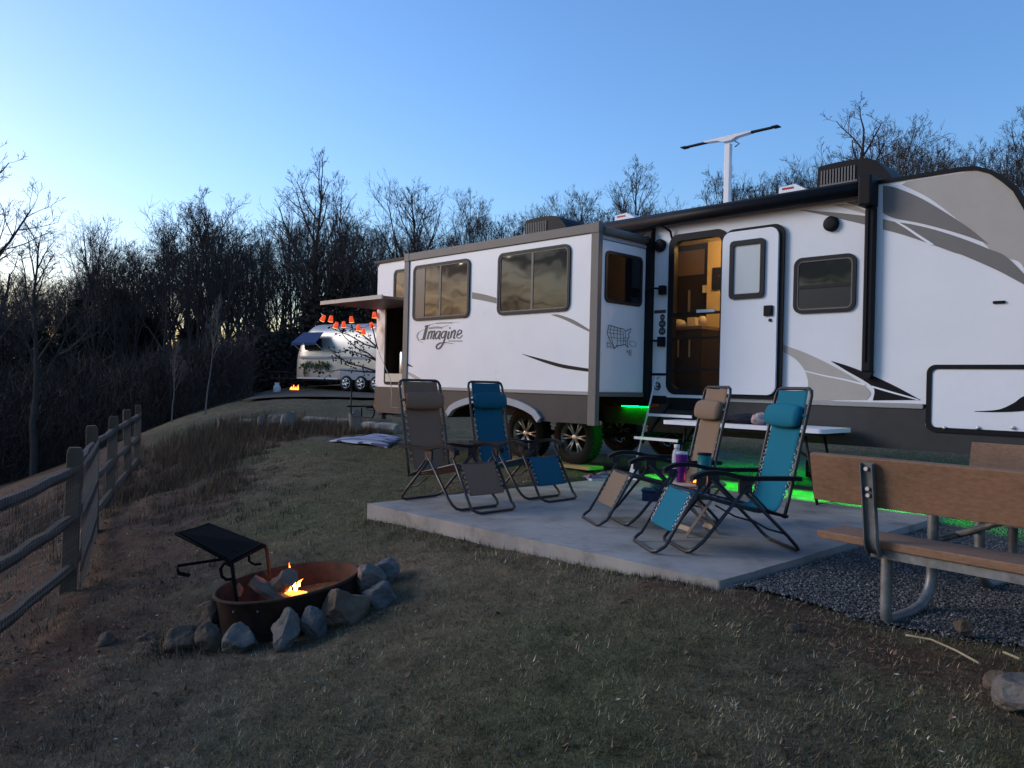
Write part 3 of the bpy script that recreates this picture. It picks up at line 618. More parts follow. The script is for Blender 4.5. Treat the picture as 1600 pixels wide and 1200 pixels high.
band('grey_swoosh', 'stripe_grey', [Z5(590, 640), Z5(650, 634), Z5(700, 628)], [Z5(590, 642), Z5(650, 662), Z5(700, 676)])
band('tan_swoosh', 'stripe_tan', [Z5(520, 655), Z5(600, 650), Z5(660, 670), Z5(705, 690)], [Z5(520, 658), Z5(600, 678), Z5(660, 695), Z5(705, 706)], d=.0025)
# lower tan leaf and black blade left of the front hatch
band('tan_leaf', 'stripe_tan', [Z3(62, 748), Z3(150, 780), Z3(250, 828), Z3(340, 880), Z3(400, 930), Z3(385, 962)], [Z3(62, 775), Z3(110, 805), Z3(145, 850), Z3(157, 905), Z3(140, 962), Z3(270, 962)])
band('white_line', 'stripe_white', [Z3(140, 846), Z3(220, 865), Z3(300, 880), Z3(380, 900)], [Z3(140, 850), Z3(220, 870), Z3(300, 886), Z3(380, 907)], d=.0055)
band('black_blade', 'stripe_black', [Z3(248, 810), Z3(320, 832), Z3(420, 872), Z3(510, 915), Z3(596, 962)], [Z3(248, 812), Z3(310, 850), Z3(380, 890), Z3(415, 920), Z3(410, 964)])
band('white_line', 'stripe_white', [Z3(405, 906), Z3(470, 925), Z3(540, 945), Z3(590, 960)], [Z3(412, 915), Z3(470, 932), Z3(540, 951), Z3(585, 963)], d=.0055)
# slide face graphics
def sband(name, mt, top, bot, d=.0065, t=ST):
    a = smooth([W(*p, t) for p in top]); b = smooth([W(*p, t) for p in bot])
    return MB().prism(a + b[::-1], t - d, t - d + .002, wl).build(name, mt, slide)
sband('grey_swoosh', 'stripe_grey', [Z1(534, 410), Z1(590, 420), Z1(648, 436)], [Z1(534, 440), Z1(590, 450), Z1(648, 463)])
sband('grey_swoosh', 'stripe_grey', [Z1(905, 515), Z1(940, 515), Z1(1010, 540), Z1(1084, 585)], [Z1(905, 516), Z1(970, 540), Z1(1030, 570), Z1(1084, 596)])
sband('black_blade', 'stripe_black', [Z1(770, 699), Z1(860, 722), Z1(960, 748), Z1(1082, 768)], [Z1(770, 701), Z1(860, 735), Z1(960, 765), Z1(1082, 783)])
sband('black_blade', 'stripe_black', [Z1(214, 735), Z1(240, 748), Z1(258, 760)], [Z1(214, 742), Z1(236, 755), Z1(258, 761)])
sband('tan_swoosh', 'stripe_tan', [Z1(214, 775), Z1(260, 795), Z1(330, 835), Z1(420, 862)], [Z1(214, 782), Z1(260, 812), Z1(330, 848), Z1(420, 868)])
# the lettering on the slide
LG = lambda x, y: W(640 + x / 13.333, 490 + y / 13.333, ST)
kx = abs(LG(100, 0)[0] - LG(0, 0)[0]) / 100; kz = abs(LG(0, 100)[1] - LG(0, 0)[1]) / 100
def stroke(mb, pts, w, d):
    P = smooth(pts, 5) if len(pts) > 2 else pts
    k = len(P); ws = [w[0] + (w[1] - w[0]) * i / (k - 1) for i in range(k)] if isinstance(w, tuple) else [w] * k
    V = [Vector(p) for p in P]; Lf = []; Rt = []
    for i in range(k):
        dd = V[min(i + 1, k - 1)] - V[max(i - 1, 0)]; dd = dd.normalized() if dd.length else Vector((1, 0)); nn = Vector((-dd.y, dd.x)) * ws[i] / 2
        Lf.append(V[i] + nn); Rt.append(V[i] - nn)
    for i in range(k - 1):
        mb.prism([LG(*Lf[i]), LG(*Lf[i + 1]), LG(*Rt[i + 1]), LG(*Rt[i])], ST - d, ST - d + .002, wl)
m = MB()
LT = [[(372, 245), (300, 538), 58], [(320, 268), (432, 236), 20], [(235, 541), (335, 536), 20],
 [(418, 368), (376, 535), 32], [(405, 420), (452, 370), (476, 390), (440, 530), 28], [(458, 430), (505, 366), (532, 388), (492, 512), (522, 520), 28],
 [(645, 372), (590, 378), (540, 465), (556, 522), (600, 490), (642, 395), 26], [(652, 362), (615, 512), (648, 520), 30],
 [(765, 372), (705, 380), (664, 455), (682, 508), (725, 478), (758, 395), 26], [(778, 358), (722, 580), (688, 650), (640, 715), (592, 735), (562, 698), (590, 648), (650, 612), (34, 30)],
 [(650, 612), (760, 604), (940, 632), (26, 4)], [(832, 372), (800, 508), (832, 516), 32], [(832, 300), (858, 300), 30],
 [(892, 362), (855, 515), 32], [(880, 420), (930, 354), (960, 372), (925, 502), (958, 510), 28],
 [(1000, 448), (1065, 415), (1088, 362), (1040, 344), (1000, 420), (990, 488), (1030, 514), (1080, 482), (1112, 448), (28, 12)]]
for j, st in enumerate(LT): stroke(m, st[:-1], st[-1], .0075 + .0002 * (j % 4))
m.build('lettering', 'logo_dark', slide)
m = MB(); stroke(m, [(310, 330), (200, 385), (155, 470), (190, 560), (290, 606)], (8, 10), .0062); stroke(m, [(200, 385), (160, 470), (200, 560)], 26, .0064); m.build('lettering_arc', 'logo_grey', slide)
m = MB(); stroke(m, [(440, 232), (600, 195), (800, 190), (1060, 178)], (10, 4), .0062); stroke(m, [(560, 205), (700, 195), (900, 192)], 26, .0064); m.build('lettering_swoosh', 'logo_grey', slide)
m = MB(); stroke(m, [(405, 305), (560, 275), (700, 280), (820, 242)], (30, 6), .0062); stroke(m, [(410, 312), (540, 292), (690, 296)], 40, .0064); m.build('lettering_swoosh', 'logo_grey', slide)
m = MB(); x = 815; rl = random.Random(2)
while x < 1110:
    stroke(m, [(x, 560 + rl.uniform(-2, 2)), (x - 6, 588)], 6, .0062); stroke(m, [(x, 560), (x + 9, 562)], 5, .0063)
    if rl.random() < .5: stroke(m, [(x - 4, 576), (x + 8, 575)], 5, .0064)
    x += 19
tag(m.build('small_print', 'logo_grey', slide), kind='stuff')
# outline map sticker on the slide end
ZM = lambda x, y: WE(920 + x / 4.8, 470 + y / 4.8, S1)
m = MB()
def mline(pts, w=.007): m.ribbon([ZM(*p) for p in pts], [w] * len(pts), S1 + .001, S1 + .003, en)
mline([(150, 182), (185, 193), (225, 205), (262, 213), (270, 228), (286, 224), (300, 216), (318, 206), (312, 232), (298, 250), (302, 272), (286, 298), (293, 350), (280, 338), (272, 326), (250, 332), (226, 336), (208, 334), (196, 356), (178, 334), (150, 280), (137, 244), (144, 205), (150, 182)], .009)
for a in ([(166, 188), (160, 225), (172, 290), (184, 338)], [(190, 195), (186, 240), (190, 285)], [(214, 203), (212, 250), (214, 330)], [(236, 208), (236, 260), (240, 330)], [(256, 230), (258, 280), (258, 328)], [(274, 235), (272, 300), (276, 326)], [(143, 212), (190, 220), (256, 232)], [(140, 238), (190, 246), (260, 252)], [(150, 272), (214, 282), (296, 278)], [(214, 300), (286, 300)]): mline(a, .005)
mline([(136, 312), (160, 322), (168, 356), (150, 340), (134, 352), (140, 330), (136, 312)]); mline([(176, 345), (190, 362), (205, 340), (220, 350)], .006)
mline([(305, 300), (330, 305), (355, 315), (350, 345), (325, 342), (305, 325), (305, 300)], .004); mline([(284, 376), (292, 376), (290, 392)], .012); mline([(304, 372), (316, 374), (314, 412), (302, 410), (304, 372)], .007)
m.build('map_sticker', 'map_line', slide)

# entry door, frame, screen ----------------------------------------------
a = rrect(DS0 - .05, DZ0 - .03, DS1 + .045, DZ1 + .045, .13); b = rrect(DS0 + .03, DZ0 + .04, DS1 - .025, DZ1 - .035, .08)
MB().ring(a, b, -.028, .05, wl).build('door_frame', 'black_metal', TR)
m = MB()
for zz in (1.32, 1.69, 1.98): m.bb((DS0 + .03, -.012, zz - .014), (DS1 - .02, .012, zz + .014))
scr = m.build('screen_door', 'black_metal', TR)
MB().bb((DS0 + .35, -.02, 1.985), (DS1 - .1, .005, 2.02)).build('screen_handle', 'white_metal', scr)
sm_ = bpy.data.materials.new('insect_screen'); sm_.use_nodes = True; n = sm_.node_tree.nodes; l = sm_.node_tree.links
tr_ = n.new('ShaderNodeBsdfTransparent'); mx_ = n.new('ShaderNodeMixShader'); mx_.inputs[0].default_value = .25; n['Principled BSDF'].inputs['Base Color'].default_value = (.01, .01, .01, 1)
l.new(tr_.outputs[0], mx_.inputs[1]); l.new(n['Principled BSDF'].outputs[0], mx_.inputs[2]); l.new(mx_.outputs[0], n['Material Output'].inputs[0]); M['insect_screen'] = sm_
m = MB(); m.add([(DS0 + .02, .02, DZ0 + .03), (DS1 - .02, .02, DZ0 + .03), (DS1 - .02, .02, DZ1 - .03), (DS0 + .02, .02, DZ1 - .03)], [(0, 1, 2, 3)]); m.build('screen_mesh', 'insect_screen', scr)
e0, e1 = -.03, .645
door = MB().prism(rrect(e0, 1.045, e1, 2.865, .10), -.075, -.045, wl).build('entry_door', 'door_white', TR)
MB().prism(rrect(e0 - .005, 1.0, e1 + .055, 2.90, .12), -.0445, -.022, wl).build('door_edge_shadow_gap', 'black_plastic', door)  # black sheet for the door's thick edge and the shadow gap behind it
d0s, d1s = W(1147, 420, -.075)[0], W(1201, 420, -.075)[0]
a = rrect(.075, 2.105, .50, 2.755, .05); b = rrect(.125, 2.16, .45, 2.70, .02)
MB().ring(a, b, -.10, -.07, wl).build('door_window_frame', 'window_frame', door)
MB().prism(b, -.082, -.072, wl).build('door_window_shade', 'shade_white', door)
m = MB(); m.prism(rrect(.50, 1.90, .605, 2.015, .012), -.092, -.075, wl); m.prism(rrect(.535, 1.925, .59, 1.99, .01), -.10, -.092, wl); m.build('door_latch', 'black_plastic', door, bevel=.004)
m = MB(); m.tube([(.575, -.088, 1.855), (.575, -.074, 1.855)], .018, 12); m.build('deadbolt', 'black_plastic', door)
m = MB()
for zz in (1.25, 1.9, 2.6): m.tube([(-.04, -.05, zz - .04), (-.04, -.05, zz + .04)], .012, 8)
m.build('hinge', 'black_metal', TR)
# threshold, white post panel by the door, stickers, speakers, handles
MB().bb((DS0 - .02, -.05, .985), (DS1 + .03, .02, 1.02)).build('threshold', 'white_metal', TR)
MB().bb((-1.04, -.008, 1.245), (-.80, .002, 1.275)).build('belt_trim', 'black_plastic', TR)
def disc(name, s, z, r, t0, t1, mt, parent=None, n=24): return MB().lathe([(0, t1), (r * .55, t1 - .004), (r * .9, t1 + .004), (r, t1 + .012), (r, t0), (0, t0)], n, c=(s, 0, z), m=Matrix.Rotation(R(90), 4, 'X') @ Matrix.Scale(-1, 4, (0, 0, 1))).build(name, mt, parent or TR)
disc('speaker', 1.193, 2.825, .078, 0, -.05, 'black_plastic'); disc('speaker', -.925, 2.83, .078, 0, -.05, 'black_plastic')
m = MB(); m.tube([(-.86, -.02, 2.285), (-.86, -.09, 2.285), (-.90, -.11, 2.30), (-1.06, -.10, 2.29), (-1.10, -.06, 2.22)], .014, 8); m.box((-.86, -.04, 2.28), (.075, .075, .11)); m.build('grab_handle', 'black_plastic', TR, bevel=.01)
m = MB(); m.tube([(-.86, -.06, 1.665), (-1.09, -.06, 1.675)], .014, 8); m.box((-.86, -.04, 1.655), (.075, .075, .12)); m.build('grab_handle', 'black_plastic', TR, bevel=.01)
MB().bb((-1.0, -.004, 2.005), (-.83, .001, 2.045)).build('sticker', 'logo_dark', TR)
for zz, r_ in ((1.955, .035), (1.875, .05), (1.785, .05)):
    dsc = MB().prism([(-.878 + r_ * math.cos(k * .349), zz + r_ * math.sin(k * .349) * (1.1 if r_ < .04 else .95)) for k in range(18)], -.0035, .001, wl).build('round_sticker', 'logo_dark', TR)
    MB().prism([(-.878 + .55 * r_ * x_, zz + .018 * y_) for x_, y_ in ((-1, -.3), (1, -.3), (1, .3), (-1, .3))], -.0055, -.003, wl).build('sticker_print', 'logo_grey', dsc)
dsc = MB().prism([(-.93 + .052 * math.cos(k * .349), 1.115 + .052 * math.sin(k * .349)) for k in range(18)], -.0035, .001, wl).build('round_sticker', 'logo_dark', TR)
m = MB(); m.ribbon([(-.952, 1.145), (-.950, 1.09), (-.915, 1.09)], [.014] * 3, -.0055, -.003, wl); m.ribbon([(-.93, 1.15), (-.925, 1.12)], [.012] * 2, -.0055, -.003, wl); m.build('sticker_print', 'stripe_white', dsc)
MB().prism([(-.97, 1.205), (-.92, 1.21), (-.89, 1.225), (-.925, 1.218)], -.0035, .001, wl).build('sticker', 'logo_dark', TR)
MB().bb((2.68, -.02, 1.92), (2.78, .001, 1.945)).build('marker_lamp', 'black_plastic', TR, bevel=.008)
MB().bb((-.995, -.02, .86), (-.90, .001, .90)).build('marker_lamp', 'marker_amber', TR, bevel=.006)
MB().bb((-1.04, -.006, .90), (-.78, .03, 1.0)).build('lower_corner', 'black_plastic', TR)
# front baggage door
bd = MB().prism(rrect(2.19, .79, 3.16, 1.335, .05), -.012, .0, wl).build('baggage_door', 'door_white', TR)
MB().ring(rrect(2.145, .745, 3.20, 1.375, .08), rrect(2.19, .79, 3.16, 1.335, .05), -.022, .002, wl).build('baggage_door_frame', 'black_plastic', bd)
lp = smooth([W(*Z3(810, 1006)), W(*Z3(900, 1000)), W(*Z3(960, 975)), W(*Z3(1000, 948)), (3.10, 1.16)]) + smooth([(3.12, 1.02), W(*Z3(1000, 1005)), W(*Z3(900, 1010)), W(*Z3(810, 1008))])
MB().prism(lp, -.0155, -.0125, wl).build('black_blade', 'stripe_black', bd)
for u_ in (692, 823, 960):
    s_, z_ = W(*Z3(u_, 1075)); disc('thumb_latch', s_, z_ + .01, .016, -.012, -.034, 'alloy', bd, 12)
# awning: roller tube, end arm, bracket
m = MB(); m.tube([(-1.95, -.12, 3.115), (1.56, -.12, 3.115)], .07, 16); aw = m.build('awning_roll', 'black_metal', TR)
m = MB(); m.bb((-1.95, -.06, 3.13), (1.56, -.0, 3.205)); m.build('awning_cover', 'black_metal', aw)
m = MB(); m.bb((1.555, -.085, 1.30), (1.655, -.005, 3.0)); m.bb((1.53, -.20, 2.93), (1.66, -.0, 3.23)); m.prism([(1.56, 1.31), (1.655, 1.31), (1.64, 1.24), (1.575, 1.24)], -.07, -.005, wl); m.build('awning_arm', 'black_plastic', aw, bevel=.018)
m = MB(); m.bb((1.585, -.10, 1.40), (1.60, -.086, 2.9)); m.build('arm_groove', 'black_metal', aw)
m = MB(); m.tube([(-.86, -.10, 3.05), (-.80, -.10, 3.02), (-.76, -.05, 2.98), (-.76, -.01, 2.90)], .014, 6); m.build('awning_bracket', 'black_plastic', aw)
# roof gear
def roof_ac(s0, s1, t0, t1, z0, z1):
    prof = [(s0, z0), (s0 + .02, z1 - .03), (s0 + .06, z1), (s0 + .42 * (s1 - s0), z1 + .01), (s0 + .7 * (s1 - s0), z1 - .05), (s1 - .06, z0 + .12), (s1, z0)]
    o = MB().prism(smooth(prof[1:], 4) + [(s1, z0), (s0, z0)], t0, t1, wl).build('air_conditioner', 'black_plastic', TR, bevel=.03)
    nsl = 12
    for k in range(nsl):
        x = s0 + .06 + k * (.42 * (s1 - s0)) / nsl
        MB().bb((x, t0 - .014, z0 + .07), (x + .016, t0 - .002, z1 - .06)).build('grille_slat', 'trim_grey', o)
    MB().bb((s0 + .05, t0 - .016, (z0 + z1) / 2 - .015), (s0 + .07 + .42 * (s1 - s0), t0 - .003, (z0 + z1) / 2 + .015)).build('grille_bar', 'trim_grey', o)
    MB().bb((s0 + .0, t0 + .1, z0 + .08), (s0 + .012, t1 - .1, z1 - .08)).build('rear_grille', 'trim_grey', o)
roof_ac(.66, 1.62, .75, 1.35, 3.19, 3.665); roof_ac(-4.05, -3.0, .75, 1.35, 3.19, 3.665)
for s0, s1 in ((.19, .56), (-2.27, -1.88)):
    o = MB().prism([(s0, 3.19), (s0 + .02, 3.50), (s0 + .22, 3.515), (s1, 3.42), (s1 + .03, 3.19)], .75, 1.1, wl).build('roof_vent', 'white_plastic', TR, bevel=.03)
    MB().bb((s0 + .06, .744, 3.465), (s0 + .20, .749, 3.485)).build('vent_label', 'marker_red', o)
m = MB(); m.bb((-.72, 1.05, 3.20), (-.635, 1.115, 4.27)); m.build('antenna_mast', 'white_metal', TR, bevel=.012)
m = MB(); m.bb((-.80, 1.0, 3.19), (-.56, 1.18, 3.40)); m.build('antenna_base', 'fender_grey', TR, bevel=.03)
c0 = Vector((-.68, 1.08, 4.345)); 
m = MB(); m.prism([(-.34, .003), (-.14, -.012), (-.06, -.045), (.06, -.045), (.14, -.012), (.34, .002), (.34, .02), (-.34, .021)], -.045, .045, lambda a, b, d: (c0.x + a, c0.y + d, c0.z + b)); ah = m.build('antenna_head', 'white_plastic', TR, bevel=.01)
for sg in (-1, 1):
    m = MB(); m.prism([(sg * .32, -.0), (sg * .60, -.0), (sg * .63, .01), (sg * .60, .016), (sg * .32, .018)], -.03, .03, lambda a, b, d: (c0.x + a, c0.y + d, c0.z + b)); m.build('antenna_wing', 'black_plastic', ah)
    m = MB(); m.bb((c0.x + sg * .62, c0.y - .05, c0.z - .0), (c0.x + sg * .70, c0.y + .05, c0.z + .014)); m.build('wing_tip', 'black_plastic', ah)
m = MB(); m.tube([(c0.x + .1, c0.y, c0.z - .06), (c0.x + .16, c0.y, c0.z - .1), (c0.x + .10, c0.y, c0.z - .13)], .008, 6); m.build('antenna_cable', 'black_plastic', ah)
# entry steps with side stringers
for (t0, t1, z) in ((-.42, -.14, .79), (-.68, -.40, .53)):
    o = MB().bb((-.74, t0, z - .018), (-.16, t1, z)).build('entry_step', 'black_metal', TR)
    MB().bb((-.745, t0 - .012, z - .025), (-.155, t0 - .001, z + .006)).build('step_edge', 'white_metal', o)
m = MB()
for s_ in (-.72, -.18): m.ribbon([(-.02, .92), (-.30, .70), (-.58, .46)], [.03, .03, .03], s_, s_ + .02, en)
m.build('step_stringer', 'black_metal', TR)
MB().bb((-.76, -.02, .84), (-.02, .05, .985)).build('step_housing', 'black_plastic', TR)
# outdoor kitchen behind a top-hinged hatch
hat = MB().bb((KS0 - .26, -1.12, 2.345), (KS1 + .05, -.02, 2.385)).build('hatch_lid', 'hatch_brown', TR, bevel=.01)
MB().bb((KS0 - .27, -1.15, 2.335), (KS1 + .06, -1.12, 2.395)).build('lid_edge', 'stripe_tan', hat)
MB().ring(rrect(KS0 - .03, KZ0 - .03, KS1 + .03, KZ1 + .03, .06), rrect(KS0 + .01, KZ0 + .01, KS1 - .01, KZ1 - .01, .04), -.015, .05, wl).build('hatch_frame', 'black_plastic', TR)
m = MB(); m.bb((KS0 + .0, .5, KZ0), (KS1, .52, KZ1)); m.bb((KS0, .05, KZ0 - .0), (KS0 - .02, .52, KZ1)); m.bb((KS1, .05, KZ0), (KS1 + .02, .52, KZ1)); m.bb((KS0, .05, KZ1), (KS1, .52, KZ1 + .02)); m.build('kitchen_box', 'cabinet_dark', TR)
MB().bb((KS0 + .02, -.02, KZ0 + .02), (KS1 - .02, .5, KZ0 + .16)).build('kitchen_counter', 'cream', TR)
# warm interior seen through the doorway ------------------------------------
m = MB(); m.bb((-2.3, 1.35, 1.02), (-1.09, 1.40, 3.1)); ib = m.build('pantry_cabinet', 'cabinet_dark', TR)
MB().bb((-1.75, 1.34, 2.66), (-1.16, 1.345, 3.0)).build('upper_cabinet_door', 'hatch_brown', ib)
MB().bb((-1.38, 1.30, 2.15), (-1.36, 1.33, 2.45)).build('cabinet_handle', 'alloy', ib)
MB().bb((-2.2, .72, 1.86), (-.78, 1.34, 1.90)).build('counter', 'hatch_brown', ib)
MB().bb((-2.2, .75, 1.03), (-.80, 1.33, 1.855)).build('counter_cabinet', 'cabinet_dark', ib)
for sx in (-1.15, -.98): MB().bb((sx, .735, 1.5), (sx + .015, .749, 1.75)).build('cabinet_handle', 'alloy', ib)
MB().bb((-1.085, 1.30, 1.02), (1.2, 1.34, 3.1)).build('inner_wall', 'inner_wall', TR)
MB().bb((-1.0, 1.285, 2.42), (-.86, 1.298, 2.72)).build('wall_panel', 'black_plastic', TR)
MB().bb((-.90, 1.275, 2.60), (-.885, 1.284, 2.615)).build('panel_light', 'marker_red', TR)
MB().bb((-1.16, 1.31, 2.40), (-1.10, 1.345, 2.50)).build('light_switch', 'cream', TR)
MB().bb((1.2, .05, 1.02), (1.24, 1.35, 3.1)).build('partition', 'inner_wall', TR)
MB().bb((-2.34, .52, 1.02), (-2.30, 1.35, 3.1)).build('partition', 'cabinet_dark', TR)
MB().bb((-2.3, .52, 3.08), (1.24, 1.4, 3.12)).build('ceiling_panel', 'cream', TR)
m = MB(); m.lathe([(0, 0), (.09, 0), (.09, -.03), (0, -.04)], 16, c=(-.30, .80, 3.075)); lampo = m.build('ceiling_lamp', 'lamp_warm', TR)
def point(name, parent, loc, energy, colr, r=.05):
    d = bpy.data.lights.new(name, 'POINT'); d.energy = energy; d.color = colr; d.shadow_soft_size = r; o = bpy.data.objects.new(name, d); col.objects.link(o); o.parent = parent; o.location = loc; return o
point('ceiling_lamp_light', TR, (-.30, .80, 2.98), 4.8, (1.0, .62, .20), .08)
# green LED strips under both long sides
for tt_, s0, s1 in ((.20, -.95, 3.0), (2.27, -1.3, 3.0)):
    o = MB().bb((s0, tt_ - .02, .80), (s1, tt_ + .02, .806)).build('led_strip', 'led_green', TR)
MB().bb((-1.62, .20, .845), (-1.10, .22, .85)).build('led_strip', 'led_green', TR)
m = MB(); m.bb((-1.95, .24, .62), (3.0, .26, .86)); m.build('led_backing', 'black_metal', TR)
# levelling boards under the tyres
for s_ in (-3.24, -2.31): 
    o = MB().box((s_ + .05, .05, .02), (.72, .30, .04)).build('levelling_board', 'pine_board', None); o.location = (P0[0], P0[1], 0); o.rotation_euler = (0, 0, TROT)
    tag(o, 'pine levelling board under the ' + ('rear' if s_ < -3 else 'front') + ' wheel of the near trailer', 'board', 'levelling boards')

# ------------------------------------------------------------------ reclining lounge chairs (local +x = forward, origin under the rear foot bar)
def make_chair(label, fab, loc, ang, hw=.245):
    ch = thing('lounge_chair', label, 'lounge chair', loc, ang, 'reclining lounge chairs on the patio'); r = .0125
    def U(pts_side, end, name, rad=.06, par=ch):     # two side runs joined by a rounded bar at the end
        L = [Vector((x, hw * k, z)) for x, z, k in pts_side]; Rr = [Vector((v.x, -v.y, v.z)) for v in L]
        ex, ez, k = end; e0 = Vector((ex, hw * k, ez)); path = L[:]
        d = (L[-1] - e0).normalized()
        path += [e0 + d * rad, e0 + d * rad * .3 + Vector((0, -rad * .3, 0)), e0 + Vector((0, -rad, 0))]
        mir = [Vector((v.x, -v.y, v.z)) for v in path[::-1]]
        return MB().tube(path + mir, r, 8).build(name, 'tube', par)
    U([(.40, .46, 1.08), (.70, .10, 1.08)], (.80, .014, 1.08), 'front_leg_frame')
    U([(.44, .44, 1.0), (.10, .12, 1.0)], (.0, .014, 1.0), 'rear_leg_frame')
    U([(.70, .50, 1.0), (.88, .20, 1.0), (.96, .06, 1.0)], (1.03, .014, 1.0), 'footrest_frame')
    bk = U([(.13, .24, 1.0), (.10, .36, 1.0), (-.03, .98, 1.0)], (-.06, 1.115, 1.0), 'backrest_frame', .05)
    m = MB()
    for sg in (-1, 1): m.tube([(.10, sg * hw * .98, .25), (.40, sg * hw * .98, .315), (.74, sg * hw * .98, .40), (.80, sg * hw * .98, .36)], r * .9, 8)
    m.tube([(.12, hw, .25), (.12, -hw, .25)], r * .9, 8); m.tube([(.76, hw, .395), (.76, -hw, .395)], r * .8, 8)
    m.build('seat_frame', 'tube', ch)
    for sg in (-1, 1):
        m = MB(); m.tube([(.12, sg * hw, .25), (.26, sg * hw * 1.05, .30), (.42, sg * hw * 1.06, .455)], r * .7, 6); m.box((.42, sg * hw * 1.06, .455), (.09, .022, .09)); m.build('hinge_bracket', 'tube', ch)
        MB().tube([(.10, sg * hw, .13), (.25, sg * hw * 1.02, .17), (.40, sg * hw * 1.05, .25)], r * .6, 6).build('stop_bar', 'tube', ch)
        MB().box((.73, sg * hw * 1.05, .485), (.06, .02, .06)).build('pivot_plate', 'tube', ch)
    for sg in (-1, 1):
        m = MB(); pr = smooth([(.03, .512), (.2, .512), (.42, .515), (.58, .545), (.70, .545), (.79, .515), (.80, .495)], 4)
        top = [(x, z + .012) for x, z in pr]; bot = [(x, z - .016) for x, z in pr[::-1]]
        m.prism(top + bot, sg * (hw + .022) - .027, sg * (hw + .022) + .027, wl); m.build('armrest', 'armrest', ch, bevel=.008)
    # fabric sling: back, seat, leg panel; slack sag across the width
    def sling(side, name, inset=.042, sag=.012):
        P = smooth(side, 5); ny = 8; vs_ = []; fs = []
        for off in (0, .006):
            for (x, z) in P:
                for j in range(ny + 1):
                    k = -1 + 2 * j / ny; vs_.append((x, k * (hw - inset), z - sag * (1 - k * k) - off))
        n = len(P); A = n * (ny + 1)
        for i in range(n - 1):
            for j in range(ny):
                a = i * (ny + 1) + j; fs += [(a, a + 1, a + ny + 2, a + ny + 1), (A + a, A + a + ny + 1, A + a + ny + 2, A + a + 1)]
        for i in range(n - 1):
            for j in (0, ny): a = i * (ny + 1) + j; b = a + ny + 1; fs.append((a, b, A + b, A + a))
        for i in (0, n - 1):
            for j in range(ny): a = i * (ny + 1) + j; fs.append((a, a + 1, A + a + 1, A + a))
        return MB().add(vs_, fs, True).build(name, fab, ch)
    sling([(-.048, 1.105), (-.03, 1.0), (.02, .76), (.075, .5), (.12, .36), (.17, .285), (.26, .275)], 'backrest_fabric', sag=.006)
    sling([(.26, .275), (.42, .315), (.60, .365), (.745, .405), (.775, .40)], 'seat_fabric', sag=.02)
    sling([(.775, .40), (.80, .355), (.85, .255), (.905, .15)], 'leg_fabric', sag=.004)
    # head cushion
    m = MB(); nseg = 18; ny = 10; vs_ = []; fs = []
    for j in range(ny + 1):
        k = -1 + 2 * j / ny; y = k * (hw - .03); sc = .82 + .18 * (1 - abs(k) ** 3)
        for i in range(nseg):
            a = 2 * math.pi * i / nseg; u_ = math.cos(a) * .036 * sc; w_ = math.sin(a) * .084 * sc
            vs_.append((.026 + u_ - w_ * .2, y, .925 + w_ + u_ * .2))
    for j in range(ny):
        for i in range(nseg): fs.append((j * nseg + i, j * nseg + (i + 1) % nseg, (j + 1) * nseg + (i + 1) % nseg, (j + 1) * nseg + i))
    fs += [tuple(range(nseg)), tuple(range(ny * nseg, ny * nseg + nseg))]
    m.add(vs_, fs, True).build('headrest', fab, ch)
    m = MB()
    for sg in (-1, 1): m.tube([(-.005, sg * (hw - .04), .93), (-.02, sg * hw * 1.03, .93)], .014, 6)
    m.build('headrest_strap', fab, ch)
    # elastic lacing
    m = MB()
    def lace(p, q, n):
        for sg in (-1, 1):
            for i in range(n):
                k0 = i / n; k1 = (i + .5) / n; k2 = (i + 1) / n
                f_ = lambda k, y: (p[0] + (q[0] - p[0]) * k, sg * y, p[1] + (q[1] - p[1]) * k)
                m.tube([f_(k0, hw - .045), f_(k1, hw + .004), f_(k2, hw - .045)], .0035, 3, cap=False)
    lace((-.02, .88), (.115, .36), 9); lace((.30, .285), (.72, .395), 7); lace((.785, .385), (.90, .16), 6)
    m.build('lacing', 'cord_white' if 'blue' in fab and 'navy' not in fab else 'black_plastic', ch)
    m = MB()
    def eyel(p, q, n):
        for sg in (-1, 1):
            for i in range(n):
                k = (i + .5) / n; m.box((p[0] + (q[0] - p[0]) * k, sg * (hw - .048), p[1] + (q[1] - p[1]) * k + .004), (.008, .010, .008))
    eyel((-.015, .86), (.115, .36), 9); eyel((.785, .385), (.90, .16), 6); tag(m.build('eyelets', 'cord_white' if fab == 'blue_fabric' else 'fender_grey', ch), kind='stuff')
    return ch
def chair_at(rear, fwd): return (rear[0], rear[1], .0), math.atan2(fwd[1], fwd[0])
l_, a_ = chair_at((-.835, 7.51), (.70, -.69)); make_chair('dark taupe lounge chair at the corner of the patio nearest the lawn', 'taupe_fabric', l_, a_, .245)
l_, a_ = chair_at((-.24, 8.26), (.71, -.69)); make_chair('dark blue lounge chair beside the taupe one, in front of the trailer wheels', 'navy_blue_fabric', l_, a_, .245)
l_, a_ = chair_at((1.66, 6.62), (-.98, -.20)); make_chair('light tan lounge chair in front of the open entry door', 'tan_fabric', l_, a_, .235)
l_, a_ = chair_at((1.94, 5.62), (-.985, -.16)); make_chair('bright blue lounge chair with white lacing, nearest the picnic table', 'blue_fabric', l_, a_, .245)

# ------------------------------------------------------------------ picnic table with two backed benches
PA = math.atan2(-.785, .62); PE = Vector((.62, -.785)); PN = Vector((.785, .62))
pc = PE * -2.44 + PN * 5.12; pzc = -.15
PT = thing('picnic_table', 'brown plank picnic table with backed benches on grey steel pipe legs', 'picnic table', (pc.x, pc.y, pzc), PA)
LEN = 2.44
